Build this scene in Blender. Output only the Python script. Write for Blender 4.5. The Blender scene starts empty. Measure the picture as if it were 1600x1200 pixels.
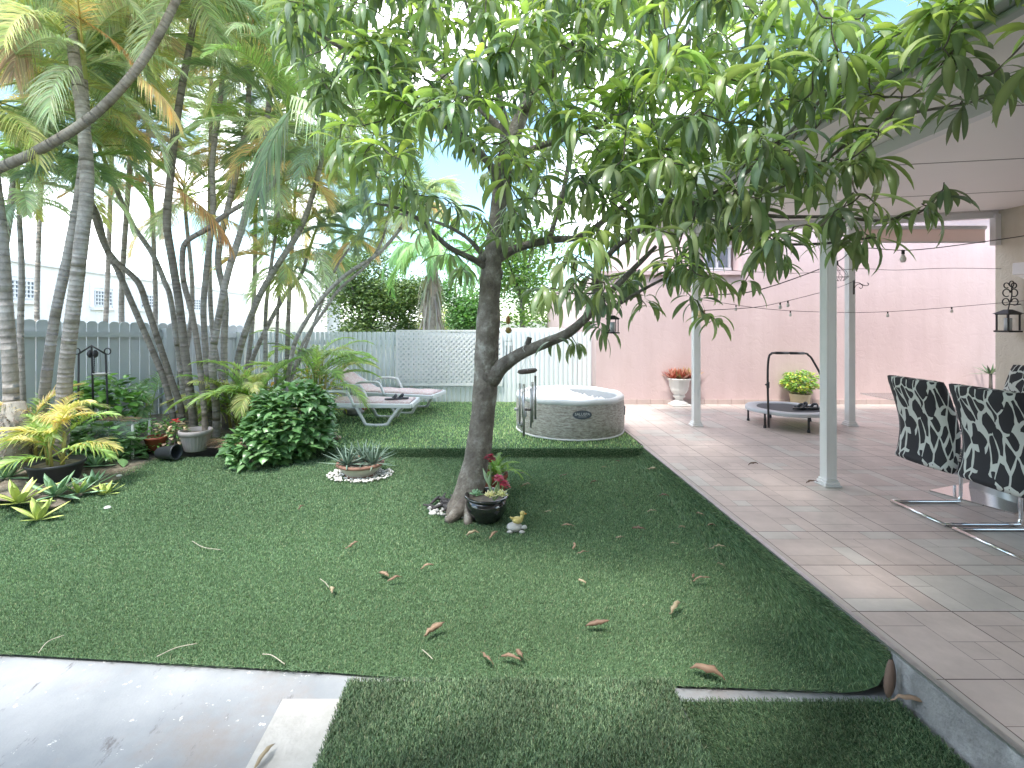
import bpy, math, random
import numpy as np
from mathutils import Vector, Matrix
random.seed(7); RNG = np.random.default_rng(11)
SC = bpy.context.scene; COL = SC.collection
F = 771.0; HC = 1.5
def P(px, py, d): return Vector(((px-760)*d/F, d, HC-(py-500)*d/F))
def zl(y): return -0.2+0.09*min(1, max(0, (y-2.4)/3.38))
def G(px, py, z=0.0):                       # point on a level
    d = F*(HC-z)/(py-500); return Vector(((px-760)*d/F, d, z))
def GL(px, py):                             # point on the lower lawn
    z = -.15
    for _ in range(6):
        v = G(px, py, z); z = zl(v.y)
    return v
# ------------------------------------------------------------ materials
def nt(name):
    m = bpy.data.materials.new(name); m.use_nodes = True
    n = m.node_tree.nodes; l = m.node_tree.links
    return m, n, l, n['Principled BSDF']
def N(n, t, **k):
    x = n.new(t)
    for a, b in k.items():
        if a.startswith('i_'): x.inputs[a[2:].replace('_', ' ')].default_value = b
        else: setattr(x, a, b)
    return x
def ramp(n, stops):
    r = n.new('ShaderNodeValToRGB'); e = r.color_ramp.elements
    while len(e) < len(stops): e.new(.5)
    for i, (p, c) in enumerate(stops): e[i].position = p; e[i].color = (*c, 1) if len(c) == 3 else c
    return r
def mat(name, c1, c2=None, scale=8, rough=.6, metal=0, bump=0, bscale=60, spec=.5, stretch=(1,1,1), detail=6, coat=0, c3=None, bdist=.01):
    m, n, l, b = nt(name)
    b.inputs['Roughness'].default_value = rough; b.inputs['Metallic'].default_value = metal
    b.inputs['Specular IOR Level'].default_value = spec; b.inputs['Coat Weight'].default_value = coat
    tc = N(n, 'ShaderNodeTexCoord'); mp = N(n, 'ShaderNodeMapping'); mp.inputs['Scale'].default_value = stretch
    l.new(tc.outputs['Object'], mp.inputs[0])
    if c2 is None: c2 = tuple(x*.88 for x in c1)
    nz = N(n, 'ShaderNodeTexNoise', i_Scale=scale, i_Detail=detail, i_Roughness=.6); l.new(mp.outputs[0], nz.inputs[0])
    st = [(.3, c1), (.7, c2)] if c3 is None else [(.28, c1), (.5, c2), (.72, c3)]
    r = ramp(n, st); l.new(nz.outputs[0], r.inputs[0]); l.new(r.outputs[0], b.inputs['Base Color'])
    if bump:
        z2 = N(n, 'ShaderNodeTexNoise', i_Scale=bscale, i_Detail=5); l.new(mp.outputs[0], z2.inputs[0])
        bm = N(n, 'ShaderNodeBump', i_Strength=bump, i_Distance=bdist); l.new(z2.outputs[0], bm.inputs['Height']); l.new(bm.outputs[0], b.inputs['Normal'])
    return m
def leafmat(name, rough=.42, trans=.3, spec=.4, ttint=(1.25, 1.3, .55), gain=1.0):
    m, n, l, b = nt(name)
    a0 = N(n, 'ShaderNodeAttribute', attribute_name='tint'); a = N(n, 'ShaderNodeVectorMath', operation='SCALE'); l.new(a0.outputs['Color'], a.inputs[0]); a.inputs['Scale'].default_value = gain
    l.new(a.outputs[0], b.inputs['Base Color']); b.inputs['Roughness'].default_value = rough
    b.inputs['Specular IOR Level'].default_value = spec
    t = N(n, 'ShaderNodeBsdfTranslucent'); mu = N(n, 'ShaderNodeMix', data_type='RGBA', blend_type='MULTIPLY')
    mu.inputs[0].default_value = 1; l.new(a.outputs[0], mu.inputs[6]); mu.inputs[7].default_value = (*ttint, 1)
    l.new(mu.outputs[2], t.inputs[0])
    mx = N(n, 'ShaderNodeMixShader'); mx.inputs[0].default_value = trans
    l.new(b.outputs[0], mx.inputs[1]); l.new(t.outputs[0], mx.inputs[2]); l.new(mx.outputs[0], n['Material Output'].inputs[0])
    return m
def tintmat(name, rough=.6, noise=.25, nscale=20, bump=.0, bscale=80, spec=.5):
    m, n, l, b = nt(name)
    a = N(n, 'ShaderNodeAttribute', attribute_name='tint'); tc = N(n, 'ShaderNodeTexCoord')
    nz = N(n, 'ShaderNodeTexNoise', i_Scale=nscale, i_Detail=8, i_Roughness=.65); l.new(tc.outputs['Object'], nz.inputs[0])
    r = ramp(n, [(.25, (1-noise,)*3), (.75, (1+noise*.6,)*3)]); l.new(nz.outputs[0], r.inputs[0])
    mu = N(n, 'ShaderNodeMix', data_type='RGBA', blend_type='MULTIPLY'); mu.inputs[0].default_value = 1
    l.new(a.outputs['Color'], mu.inputs[6]); l.new(r.outputs[0], mu.inputs[7]); l.new(mu.outputs[2], b.inputs['Base Color'])
    b.inputs['Roughness'].default_value = rough; b.inputs['Specular IOR Level'].default_value = spec
    if bump:
        z2 = N(n, 'ShaderNodeTexNoise', i_Scale=bscale, i_Detail=6); l.new(tc.outputs['Object'], z2.inputs[0])
        bm = N(n, 'ShaderNodeBump', i_Strength=bump, i_Distance=.004); l.new(z2.outputs[0], bm.inputs['Height']); l.new(bm.outputs[0], b.inputs['Normal'])
    return m
# ------------------------------------------------------------ mesh accumulator
OFF = {}
class MB:
    def __init__(s): s.V = []; s.Q = []; s.T = []; s.C = []; s.n = 0; s.gon = []
    def add(s, v, q=None, t=None, c=(.5,.5,.5)):
        v = np.asarray(v, float).reshape(-1, 3); k = len(v); s.V.append(v)
        if q is not None and len(q): s.Q.append(np.asarray(q, int).reshape(-1, 4)+s.n)
        if t is not None and len(t): s.T.append(np.asarray(t, int).reshape(-1, 3)+s.n)
        c = np.asarray(c, float)
        if c.ndim == 1: c = np.tile(c, (k, 1))
        s.C.append(c); s.n += k; return s
    def box(s, c, size, rot=None, col=(.5,.5,.5)):
        h = np.array(size)/2; v = np.array([(x, y, z) for x in (-1,1) for y in (-1,1) for z in (-1,1)])*h
        if rot is not None: v = v@np.array(rot.to_3x3()).T
        return s.add(v+np.array(c), [(0,1,3,2),(4,6,7,5),(0,4,5,1),(2,3,7,6),(0,2,6,4),(1,5,7,3)], c=col)
    def bx(s, x0, x1, y0, y1, z0, z1, col=(.5,.5,.5)): return s.box(((x0+x1)/2, (y0+y1)/2, (z0+z1)/2), (abs(x1-x0), abs(y1-y0), abs(z1-z0)), col=col)
    def beam(s, a, b, w, t, up=(0,0,1)):     # box from a to b
        a = Vector(a); b = Vector(b); d = (b-a); L = d.length; d.normalize(); u = Vector(up)
        sd = d.cross(u)
        if sd.length < 1e-4: sd = d.cross(Vector((0,1,0)))
        sd.normalize(); u = sd.cross(d)
        m = Matrix((d, sd, u)).transposed(); return s.box(tuple((a+b)/2), (L, w, t), m)
    def tube(s, pts, r, n=8, caps=True, col=(.5,.5,.5), ell=1):
        p = np.array([tuple(x) for x in pts], float); k = len(p)
        r = np.full(k, r, float) if np.isscalar(r) else np.array(r, float)
        t = np.gradient(p, axis=0); t /= np.linalg.norm(t, axis=1)[:, None]+1e-12
        u = np.cross(t[0], (0,0,1.)); 
        if np.linalg.norm(u) < .05: u = np.cross(t[0], (0,1.,0))
        u /= np.linalg.norm(u); a = np.arange(n)*2*math.pi/n; V = []
        for i in range(k):
            u = u-t[i]*u.dot(t[i]); u /= np.linalg.norm(u)+1e-12; w = np.cross(t[i], u)
            V.append(p[i]+r[i]*(np.cos(a)[:, None]*u+np.sin(a)[:, None]*w*ell))
        V = np.concatenate(V); j = np.arange(n); j2 = (j+1) % n; q = []
        for i in range(k-1): q.append(np.stack([i*n+j, i*n+j2, (i+1)*n+j2, (i+1)*n+j], 1))
        T = []
        if caps:
            V = np.vstack([V, p[0], p[-1]]); m = k*n
            T = np.concatenate([np.stack([j2, j, np.full(n, m)], 1), np.stack([(k-1)*n+j, (k-1)*n+j2, np.full(n, m+1)], 1)])
        return s.add(V, np.concatenate(q), T, col)
    def lathe(s, prof, c=(0,0,0), n=32, col=(.5,.5,.5), wob=None):
        a = np.arange(n)*2*math.pi/n; V = []
        for r, z in prof:
            rr = r if wob is None else r*wob(a)
            V.append(np.stack([np.cos(a)*rr, np.sin(a)*rr, np.full(n, z)], 1))
        V = np.concatenate(V)+np.array(c); j = np.arange(n); j2 = (j+1) % n
        q = [np.stack([i*n+j, i*n+j2, (i+1)*n+j2, (i+1)*n+j], 1) for i in range(len(prof)-1)]
        return s.add(V, np.concatenate(q), c=col)
    def ribbons(s, C, S, D=None, col=None):   # C,S,(D) : K,n,3 ; D = offset of the middle
        K, n, _ = C.shape
        cols = np.repeat(col, n, 0) if col is not None else np.full((K*n, 3), .5)
        if D is None:
            V = np.stack([C-S, C+S], 2).reshape(-1, 3); b = (np.arange(K)[:, None]*n+np.arange(n-1))*2
            q = np.stack([b, b+1, b+3, b+2], -1).reshape(-1, 4); return s.add(V, q, c=np.repeat(cols, 2, 0))
        V = np.stack([C-S, C+D, C+S], 2).reshape(-1, 3); b = (np.arange(K)[:, None]*n+np.arange(n-1))*3
        q = np.concatenate([np.stack([b, b+1, b+4, b+3], -1).reshape(-1, 4), np.stack([b+1, b+2, b+5, b+4], -1).reshape(-1, 4)])
        cc = np.repeat(cols, 3, 0); cc[1::3] = cc[1::3]*1.2+.01; return s.add(V, q, c=cc)
    def spikes(s, C, S, D, col):              # closed four-sided leaves
        K, n, _ = C.shape; V = np.stack([C-S, C+D, C+S, C-D*1.4], 2).reshape(-1, 3)
        b = (np.arange(K)[:, None]*n+np.arange(n-1))*4; q = []
        for i in range(4):
            j = (i+1) % 4; q.append(np.stack([b+i, b+j, b+4+j, b+4+i], -1).reshape(-1, 4))
        cc = np.repeat(np.repeat(col, n, 0), 4, 0); cc[0::4] *= 1.2; cc[2::4] *= 1.2; return s.add(V, np.concatenate(q), c=cc)
    def blob(s, c, r, n=14, m=9, jit=0, col=(.5,.5,.5)):
        r = (r, r, r) if np.isscalar(r) else r; th = np.linspace(0.02, math.pi-.02, m)
        a = np.arange(n)*2*math.pi/n; V = np.stack([np.outer(np.sin(th), np.cos(a)), np.outer(np.sin(th), np.sin(a)), np.outer(np.cos(th), np.ones(n))], -1).reshape(-1, 3)
        if jit: V *= (1+jit*RNG.normal(size=(len(V), 1)))
        V = V*np.array(r)+np.array(c); j = np.arange(n); j2 = (j+1) % n
        q = [np.stack([i*n+j, (i+1)*n+j, (i+1)*n+j2, i*n+j2], 1) for i in range(m-1)]
        return s.add(V, np.concatenate(q), c=col)
    def build(s, name, material, parent=None, smooth=True, origin=None):
        V = np.concatenate(s.V); C = np.concatenate(s.C)
        off = OFF.get(parent.name, Vector((0,0,0))) if parent else (Vector(origin) if origin is not None else Vector((0,0,0)))
        V = V-np.array(off)
        Q = np.concatenate(s.Q) if s.Q else np.zeros((0, 4), int); T = np.concatenate(s.T) if s.T else np.zeros((0, 3), int)
        me = bpy.data.meshes.new(name); me.vertices.add(len(V)); me.vertices.foreach_set('co', V.ravel())
        nl = len(Q)*4+len(T)*3; me.loops.add(nl); me.loops.foreach_set('vertex_index', np.concatenate([Q.ravel(), T.ravel()]).astype(np.int32))
        me.polygons.add(len(Q)+len(T))
        st = np.concatenate([np.arange(len(Q))*4, len(Q)*4+np.arange(len(T))*3]).astype(np.int32)
        me.polygons.foreach_set('loop_start', st); me.polygons.foreach_set('use_smooth', np.full(len(Q)+len(T), smooth))
        me.update(calc_edges=True); me.validate()
        at = me.color_attributes.new('tint', 'FLOAT_COLOR', 'POINT')
        at.data.foreach_set('color', np.hstack([np.clip(C, 0, 1), np.ones((len(C), 1))]).ravel().astype(np.float32))
        me.materials.append(material)
        o = bpy.data.objects.new(name, me); COL.objects.link(o)
        if parent: o.parent = parent
        else: o.location = off
        OFF[o.name] = Vector(off)
        return o
def tag(o, label=None, cat=None, group=None, kind=None):
    if label: o['label'] = label
    if cat: o['category'] = cat
    if group: o['group'] = group
    if kind: o['kind'] = kind
    return o
def thing(name, loc, label, cat, group=None):
    o = bpy.data.objects.new(name, None); o.empty_display_size = .1; COL.objects.link(o); o.location = loc
    OFF[o.name] = Vector(loc); return tag(o, label, cat, group)
def bevel(o, w=.004, seg=2):
    m = o.modifiers.new('bevel', 'BEVEL'); m.width = w; m.segments = seg; m.limit_method = 'ANGLE'; return o
def copy_tree(o, parent=None):
    c = o.copy(); COL.objects.link(c); OFF[c.name] = Vector((0,0,0))
    if parent: c.parent = parent
    for ch in [x for x in bpy.data.objects if x.parent == o]: copy_tree(ch, c)
    return c
def smooth_path(pts, k=5):                    # catmull-rom
    p = [np.array(x, float) for x in pts]; p = [2*p[0]-p[1]]+p+[2*p[-1]-p[-2]]; out = []
    for i in range(1, len(p)-2):
        for j in range(k):
            t = j/k; out.append(.5*((2*p[i])+(-p[i-1]+p[i+1])*t+(2*p[i-1]-5*p[i]+4*p[i+1]-p[i+2])*t*t+(-p[i-1]+3*p[i]-3*p[i+1]+p[i+2])*t**3))
    out.append(p[-2]); return np.array(out)
def unit(v): return v/(np.linalg.norm(v, axis=-1, keepdims=True)+1e-9)
def vary(c, n, h=.12, v=.25):
    c = np.array(c, float); k = 1+v*RNG.uniform(-1, 1, (n, 1)); hh = 1+h*RNG.uniform(-1, 1, (n, 3)); return np.clip(c*k*hh, .002, 1)
# leaves: start points, azimuth, start elevation, bend, length, half width; profile = widths along the blade
def leaves(mb, base, az, el, bend, L, W, prof, col, fold=.3, n=6, spike=False, twist=0, thick=.12):
    K = len(base); t = np.linspace(0, 1, n); e = el[:, None]-bend[:, None]*t[None, :]
    dh = np.cos(e); dz = np.sin(e); ca = np.cos(az)[:, None]; sa = np.sin(az)[:, None]
    D = np.stack([dh*ca, dh*sa, dz], -1); step = (L/(n-1))[:, None, None]
    Cc = np.concatenate([np.zeros((K, 1, 3)), np.cumsum(D[:, :-1]*step, 1)], 1)+base[:, None, :]
    side = np.stack([-sa+0*dh, ca+0*dh, 0*dh], -1); nrm = np.cross(D, side)
    tw = (np.asarray(twist)*np.ones(K))[:, None, None]
    S0 = side*np.cos(tw)+nrm*np.sin(tw); N0 = -side*np.sin(tw)+nrm*np.cos(tw)
    w = W[:, None, None]*np.interp(t, np.linspace(0, 1, len(prof)), prof)[None, :, None]
    S = S0*w
    if spike: return mb.spikes(Cc, S, N0*w*-thick, col)
    return mb.ribbons(Cc, S, N0*w*fold if fold else None, col)
# ------------------------------------------------------------ world, light, camera
EXPO = 2.75; SUN = .9; SKY = .15
w = bpy.data.worlds.new('World'); SC.world = w; w.use_nodes = True
n = w.node_tree.nodes; l = w.node_tree.links; bg = n['Background']; bg.inputs[1].default_value = SKY
Sdir = Vector((-.28, -.36, 1.0)).normalized()
sky = N(n, 'ShaderNodeTexSky', sky_type='NISHITA'); sky.sun_disc = False
sky.sun_elevation = math.asin(Sdir.z); sky.sun_rotation = math.atan2(Sdir.x, Sdir.y) % (2*math.pi); sky.air_density = 1.0; sky.dust_density = .6
tc = N(n, 'ShaderNodeTexCoord'); mp = N(n, 'ShaderNodeMapping'); mp.inputs['Scale'].default_value = (1, 1, 2.2); mp.inputs['Location'].default_value = (.75, .3, .4)
l.new(tc.outputs['Generated'], mp.inputs[0])
nz = N(n, 'ShaderNodeTexNoise', i_Scale=1.9, i_Detail=9, i_Roughness=.55, i_Distortion=.3); l.new(mp.outputs[0], nz.inputs[0])
r = ramp(n, [(.49, (0,0,0)), (.60, (1,1,1))]); l.new(nz.outputs[0], r.inputs[0])
nz2 = N(n, 'ShaderNodeTexNoise', i_Scale=5, i_Detail=6); l.new(mp.outputs[0], nz2.inputs[0])
cr = ramp(n, [(.3, (6.0, 6.15, 6.5)), (.7, (8.2, 8.2, 8.3))]); l.new(nz2.outputs[0], cr.inputs[0])
skm = N(n, 'ShaderNodeMix', data_type='RGBA', blend_type='MULTIPLY'); skm.inputs[0].default_value = 1
l.new(sky.outputs[0], skm.inputs[6]); skm.inputs[7].default_value = (.42, .47, .45, 1)
mx = N(n, 'ShaderNodeMix', data_type='RGBA'); l.new(r.outputs[0], mx.inputs[0]); l.new(skm.outputs[2], mx.inputs[6]); l.new(cr.outputs[0], mx.inputs[7])
l.new(mx.outputs[2], bg.inputs[0])
sl = bpy.data.lights.new('sun', 'SUN'); sl.energy = SUN; sl.angle = math.radians(12); sl.color = (1, .95, .87)
so = bpy.data.objects.new('sun', sl); COL.objects.link(so); so.rotation_euler = Sdir.to_track_quat('Z', 'Y').to_euler()
cd = bpy.data.cameras.new('camera'); cam = bpy.data.objects.new('camera', cd); COL.objects.link(cam); SC.camera = cam
cam.location = (0, 0, HC); cam.rotation_euler = (math.pi/2, 0, 0); cd.lens = 36*F/1600; cd.sensor_width = 36
cd.shift_x = .025; cd.shift_y = -.0625; cd.clip_end = 2000; cd.clip_start = .05
SC.view_settings.view_transform = 'Standard'; SC.view_settings.look = 'None'; SC.view_settings.exposure = EXPO; SC.view_settings.gamma = 1
SC.cycles.max_bounces = 10; SC.cycles.diffuse_bounces = 6; SC.cycles.transparent_max_bounces = 8
# ------------------------------------------------------------ ground sheets
def sheet(name, x0, x1, y0, y1, zf, m, nx=1, ny=1, kind='structure'):
    mb = MB(); X = np.linspace(x0, x1, nx+1); Y = np.linspace(y0, y1, ny+1); V = [(x, y, zf(x, y)) for y in Y for x in X]
    j, i = np.meshgrid(np.arange(ny), np.arange(nx), indexing='ij'); b = (j*(nx+1)+i).ravel()
    mb.add(V, np.stack([b, b+1, b+nx+2, b+nx+1], 1)); o = mb.build(name, m); o['kind'] = kind; return o
M_far = mat('far_ground', (.09, .11, .05), (.16, .15, .1), scale=.4)
sheet('ground', -400, 400, -30, 600, lambda x, y: -.32, M_far)
# painted concrete
m, n, l, b = nt('painted_concrete'); tc = N(n, 'ShaderNodeTexCoord')
def nse(sc, det=6, rough=.6, stretch=None):
    z = N(n, 'ShaderNodeTexNoise', i_Scale=sc, i_Detail=det, i_Roughness=rough)
    if stretch:
        q = N(n, 'ShaderNodeMapping'); q.inputs['Scale'].default_value = stretch; q.inputs['Rotation'].default_value = (0, 0, .5); l.new(tc.outputs['Object'], q.inputs[0]); l.new(q.outputs[0], z.inputs[0])
    else: l.new(tc.outputs['Object'], z.inputs[0])
    return z
def mixc(fac, a, bcol, blend='MIX'):
    q = N(n, 'ShaderNodeMix', data_type='RGBA', blend_type=blend)
    l.new(fac, q.inputs[0])
    if isinstance(a, tuple): q.inputs[6].default_value = (*a, 1)
    else: l.new(a, q.inputs[6])
    q.inputs[7].default_value = (*bcol, 1); return q.outputs[2]
r0 = ramp(n, [(.35, (.27, .29, .32)), (.65, (.36, .375, .405))]); l.new(nse(2.2).outputs[0], r0.inputs[0])
s1 = ramp(n, [(.50, (0,0,0)), (.66, (.8,.8,.8))]); l.new(nse(1.7, 9, .7).outputs[0], s1.inputs[0])
c = mixc(s1.outputs[0], r0.outputs[0], (.30, .27, .26))
s2 = ramp(n, [(.585, (0,0,0)), (.65, (.85,.85,.85))]); l.new(nse(9, 10, .75, (1, .3, 1)).outputs[0], s2.inputs[0])
c = mixc(s2.outputs[0], c, (.13, .12, .13))
s3 = ramp(n, [(.625, (0,0,0)), (.65, (1,1,1))]); l.new(nse(14, 8, .7).outputs[0], s3.inputs[0])
c = mixc(s3.outputs[0], c, (.72, .72, .74)); l.new(c, b.inputs['Base Color']); b.inputs['Roughness'].default_value = .75
bm = N(n, 'ShaderNodeBump', i_Strength=.5, i_Distance=.004); l.new(nse(60, 8, .7).outputs[0], bm.inputs['Height']); l.new(bm.outputs[0], b.inputs['Normal'])
M_conc = m
CL = -.215
sheet('concrete_slab', -7, 1.862, -3, 2.75, lambda x, y: CL, M_conc)
M_strip = mat('bare_concrete', (.42, .41, .40), (.52, .51, .50), scale=14, rough=.8, bump=.4)
o = sheet('bare_concrete_strip', -.92, -.60, 0.5, 2.23, lambda x, y: CL+.003, M_strip)
# lawns
M_base = mat('turf_backing', (.06, .12, .055), (.08, .15, .07), scale=30, rough=.9)
def near_edge(x): return 2.37+.075*min(2.2, -.6-x) if x < -.6 else 2.36-.11*(x+.6)/2.4
LX0, LX1 = -5.3, 1.62
mb = MB(); xs = np.linspace(LX0, LX1, 30); V = []
for x in xs:
    for k in range(13):
        y = near_edge(x)+(5.78-near_edge(x))*k/12; V.append((x, y, zl(y)))
i, j = np.meshgrid(np.arange(29), np.arange(12), indexing='ij'); b0 = (i*13+j).ravel()
mb.add(V, np.stack([b0, b0+13, b0+14, b0+1], 1))
BK = [(1.62, 0), (1.72, .008), (1.785, .03), (1.825, .09), (1.848, .97)]    # bank profile: x, share of the height
def bankz(y, f, k): return zl(y)+(k if k < .5 else (-.03-zl(y)))*1.0
V = []; ys = np.linspace(2.25, 5.78, 14)
for y in ys:
    for k, (x, h) in enumerate(BK): V.append((x, y, zl(y)+(h if h < .5 else (-.025-zl(y)))*(1 if h < .5 else 1)*(1 if h > .5 else (-.025-zl(y))/.16)))
i, j = np.meshgrid(np.arange(13), np.arange(4), indexing='ij'); b0 = (i*5+j).ravel()
mb.add(V, np.stack([b0, b0+1, b0+6, b0+5], 1)); mb.build('lawn', M_base)['kind'] = 'structure'
mb = MB(); mb.add([(-3.0, 5.78, -.004), (1.862, 5.78, -.004), (1.862, 9.05, -.004), (-4.6, 9.05, -.004), (-4.6, 7.2, -.004)], [(0,1,2,3)], [(0,3,4)])
mb.add([(-3.0, 5.775, -.16), (1.862, 5.775, -.16), (1.862, 5.78, -.004), (-3.0, 5.78, -.004)], [(0,1,2,3)])
mb.build('raised_lawn', M_base, smooth=False)['kind'] = 'structure'
# planting bed: soil
M_soil = mat('soil', (.10, .075, .055), (.20, .17, .14), scale=18, rough=.95, bump=.8, c3=(.30, .27, .22))
def bedz(x, y): return -.13+.10*min(1, max(0, (-3.7-x)/.8))+.02*math.sin(x*5)*math.sin(y*4)
sheet('planting_bed', -9, -3.75, 4.25, 5.9, bedz, M_soil, 30, 20)
sheet('back_bed', -9, -2.6, 5.8, 9.3, lambda x, y: .012+.02*math.sin(x*5)*math.sin(y*4)-.05*max(0, x+3.4), M_soil, 30, 20)
# turf blades (one object: nobody could count them)
M_turf = leafmat('turf_fibre', rough=.55, trans=.25, spec=.25, ttint=(1, 1.1, .75), gain=1.66)
GC = np.array([(.098, .16, .092), (.145, .215, .125), (.065, .115, .07), (.21, .275, .16), (.22, .23, .15)]); GP = [.34, .3, .2, .12, .04]
def blades(mb, P0, Nn, L, W, lean=.55, bias=(0, 0), br=1.0):
    K = len(P0); az = RNG.uniform(0, 2*math.pi, K); h = np.stack([np.cos(az)+bias[0], np.sin(az)+bias[1], 0*az], 1); h = h*lean*RNG.uniform(.4, 1.3, (K, 1))
    d0 = unit(Nn+h*.6); d1 = unit(Nn+h*1.7); Lr = L*RNG.uniform(.7, 1.15, (K, 1))
    C = np.stack([P0, P0+d0*Lr*.5, P0+d0*Lr*.5+d1*Lr*.5], 1)
    a2 = az+math.pi/2+RNG.normal(0, .5, K); s = np.stack([np.cos(a2), np.sin(a2), 0*az], 1)
    s = np.where(np.abs(Nn[:, 2:3]) < .5, unit(np.cross(Nn, h+.01)), s)
    S = s[:, None, :]*(W*np.array([1, .8, .25]))[None, :, None]*np.ones((K, 1, 1))
    col = GC[RNG.choice(5, K, p=GP)]*RNG.uniform(.5, 1.4, (K, 1))*br
    mb.ribbons(C, S, None, col)
turf = MB()
def patchy(x, y): return 1+.12*np.sin(x*1.3+2*np.sin(y*.9))*np.sin(y*1.7+x)
bands = [(2.25, 2.8, 46000, .0015, .013), (2.8, 3.4, 34000, .0018, .013), (3.4, 4.2, 23000, .0023, .014), (4.2, 5.78, 15000, .003, .015)]
for (y0, y1, den, wd, ln) in bands:
    x0 = max(LX0, -1.02*y1-.3); K = int((LX1-x0)*(y1-y0)*den); x = RNG.uniform(x0, LX1, K); y = RNG.uniform(y0, y1, K)
    ok = y > np.where(x < -.6, 2.37+.075*np.minimum(2.2, -.6-x), 2.36-.11*(x+.6)/2.4)+RNG.normal(0, .006, K); x = x[ok]; y = y[ok]
    z = -0.2+0.09*np.clip((y-2.4)/3.38, 0, 1)
    blades(turf, np.stack([x, y, z], 1), np.tile((0, 0, 1.), (len(x), 1)), ln, wd, bias=(.25, -.35), br=patchy(x, y)[:, None])
# bank
for (y0, y1, den, wd, ln) in [(2.25, 3.4, 22000, .0018, .028), (3.4, 5.78, 9000, .0028, .03)]:
    L = .33; K = int(L*(y1-y0)*den); u = RNG.uniform(0, 1, K); y = RNG.uniform(y0, y1, K); low = -0.2+0.09*np.clip((y-2.4)/3.38, 0, 1)
    hs = (-.012-low); px = np.interp(u, [0, .2, .4, .6, 1], [1.6, 1.72, 1.79, 1.828, 1.850]); pz = low+hs*np.interp(u, [0, .2, .4, .6, 1], [0, .06, .22, .58, 1.02])
    nn = np.stack([np.interp(u, [0, 1], [-.15, -1]), 0*u, np.interp(u, [0, 1], [1, .25])], 1)
    blades(turf, np.stack([px, y, pz], 1), unit(nn), ln, wd, br=.9)
# raised lawn and its draped riser
K = 60000; x = RNG.uniform(-4.3, 1.85, K); y = RNG.uniform(5.78, 9.0, K); ok = (x > -3.0-(y-5.78)*1.1); x = x[ok]; y = y[ok]
blades(turf, np.stack([x, y, 0*x], 1), np.tile((0, 0, 1.), (len(x), 1)), .026, .0042, br=patchy(x, y)[:, None]*np.array([[1.9, 1.75, 1.5]]))  # fibre colour lightened here, standing in for brighter light on the raised lawn
K = 1400; x = RNG.uniform(-4.5, 1.6, K); y = np.where(x < -.6, 2.37+.075*np.minimum(2.2, -.6-x), 2.36-.11*(x+.6)/2.4)+RNG.normal(0, .008, K); ok = np.abs(np.sin(x*3.1)+np.sin(x*7.7)) > .5; x = x[ok]; y = y[ok]
blades(turf, np.stack([x, y, 0*x-.198], 1), np.tile((0, -.5, .5), (len(x), 1)), .036, .0013, lean=.9)
K = 14000; x = RNG.uniform(-3.0, 1.855, K); z = RNG.uniform(-.12, 0.002, K)
blades(turf, np.stack([x, 5.775+0*x, z], 1), np.tile((0, -1., .15), (K, 1)), .022, .003)
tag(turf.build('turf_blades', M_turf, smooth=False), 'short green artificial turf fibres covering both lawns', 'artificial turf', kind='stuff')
# loose turf mats laid on the concrete
M_mat = leafmat('mat_fibre', rough=.5, trans=.2, spec=.3, ttint=(1, 1.1, .75), gain=1.8)
def turfmat(name, x0, x1, y0, y1, z, ln, label, rot=0, dens=55000, bias=(0, 0)):
    t = thing(name, ((x0+x1)/2, (y0+y1)/2, CL), label, 'turf mat', 'loose turf mats laid on the concrete')
    b = MB(); b.bx(x0, x1, y0, y1, z-.012, z); b.build('backing', M_base, t, smooth=False)
    f = MB(); K = int((x1-x0)*(y1-y0)*dens); x = RNG.uniform(x0-.008, x1+.008, K)+RNG.normal(0, .003, K); y = RNG.uniform(y0-.008, y1+.008, K)+RNG.normal(0, .003, K)
    blades(f, np.stack([x, y, 0*x+z], 1), np.tile((0, 0, 1.), (K, 1)), ln, .0017, lean=.75, bias=bias, br=.8+.15*np.sin(x*9+3*np.sin(y*5))[:, None])
    tag(f.build('pile', M_mat, t, smooth=False), kind='stuff'); return t
turfmat('turf_mat', -.64, .85, 1.35, 2.30, CL+.03, .021, 'wide deep-pile green turf mat in the foreground, overlapping the lawn edge', bias=(-.1, .3))
turfmat('turf_mat', .87, 1.83, 1.35, 2.20, CL+.014, .02, 'smaller turf mat in the bottom right corner below the patio edge', bias=(-.9, -.5))
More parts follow.
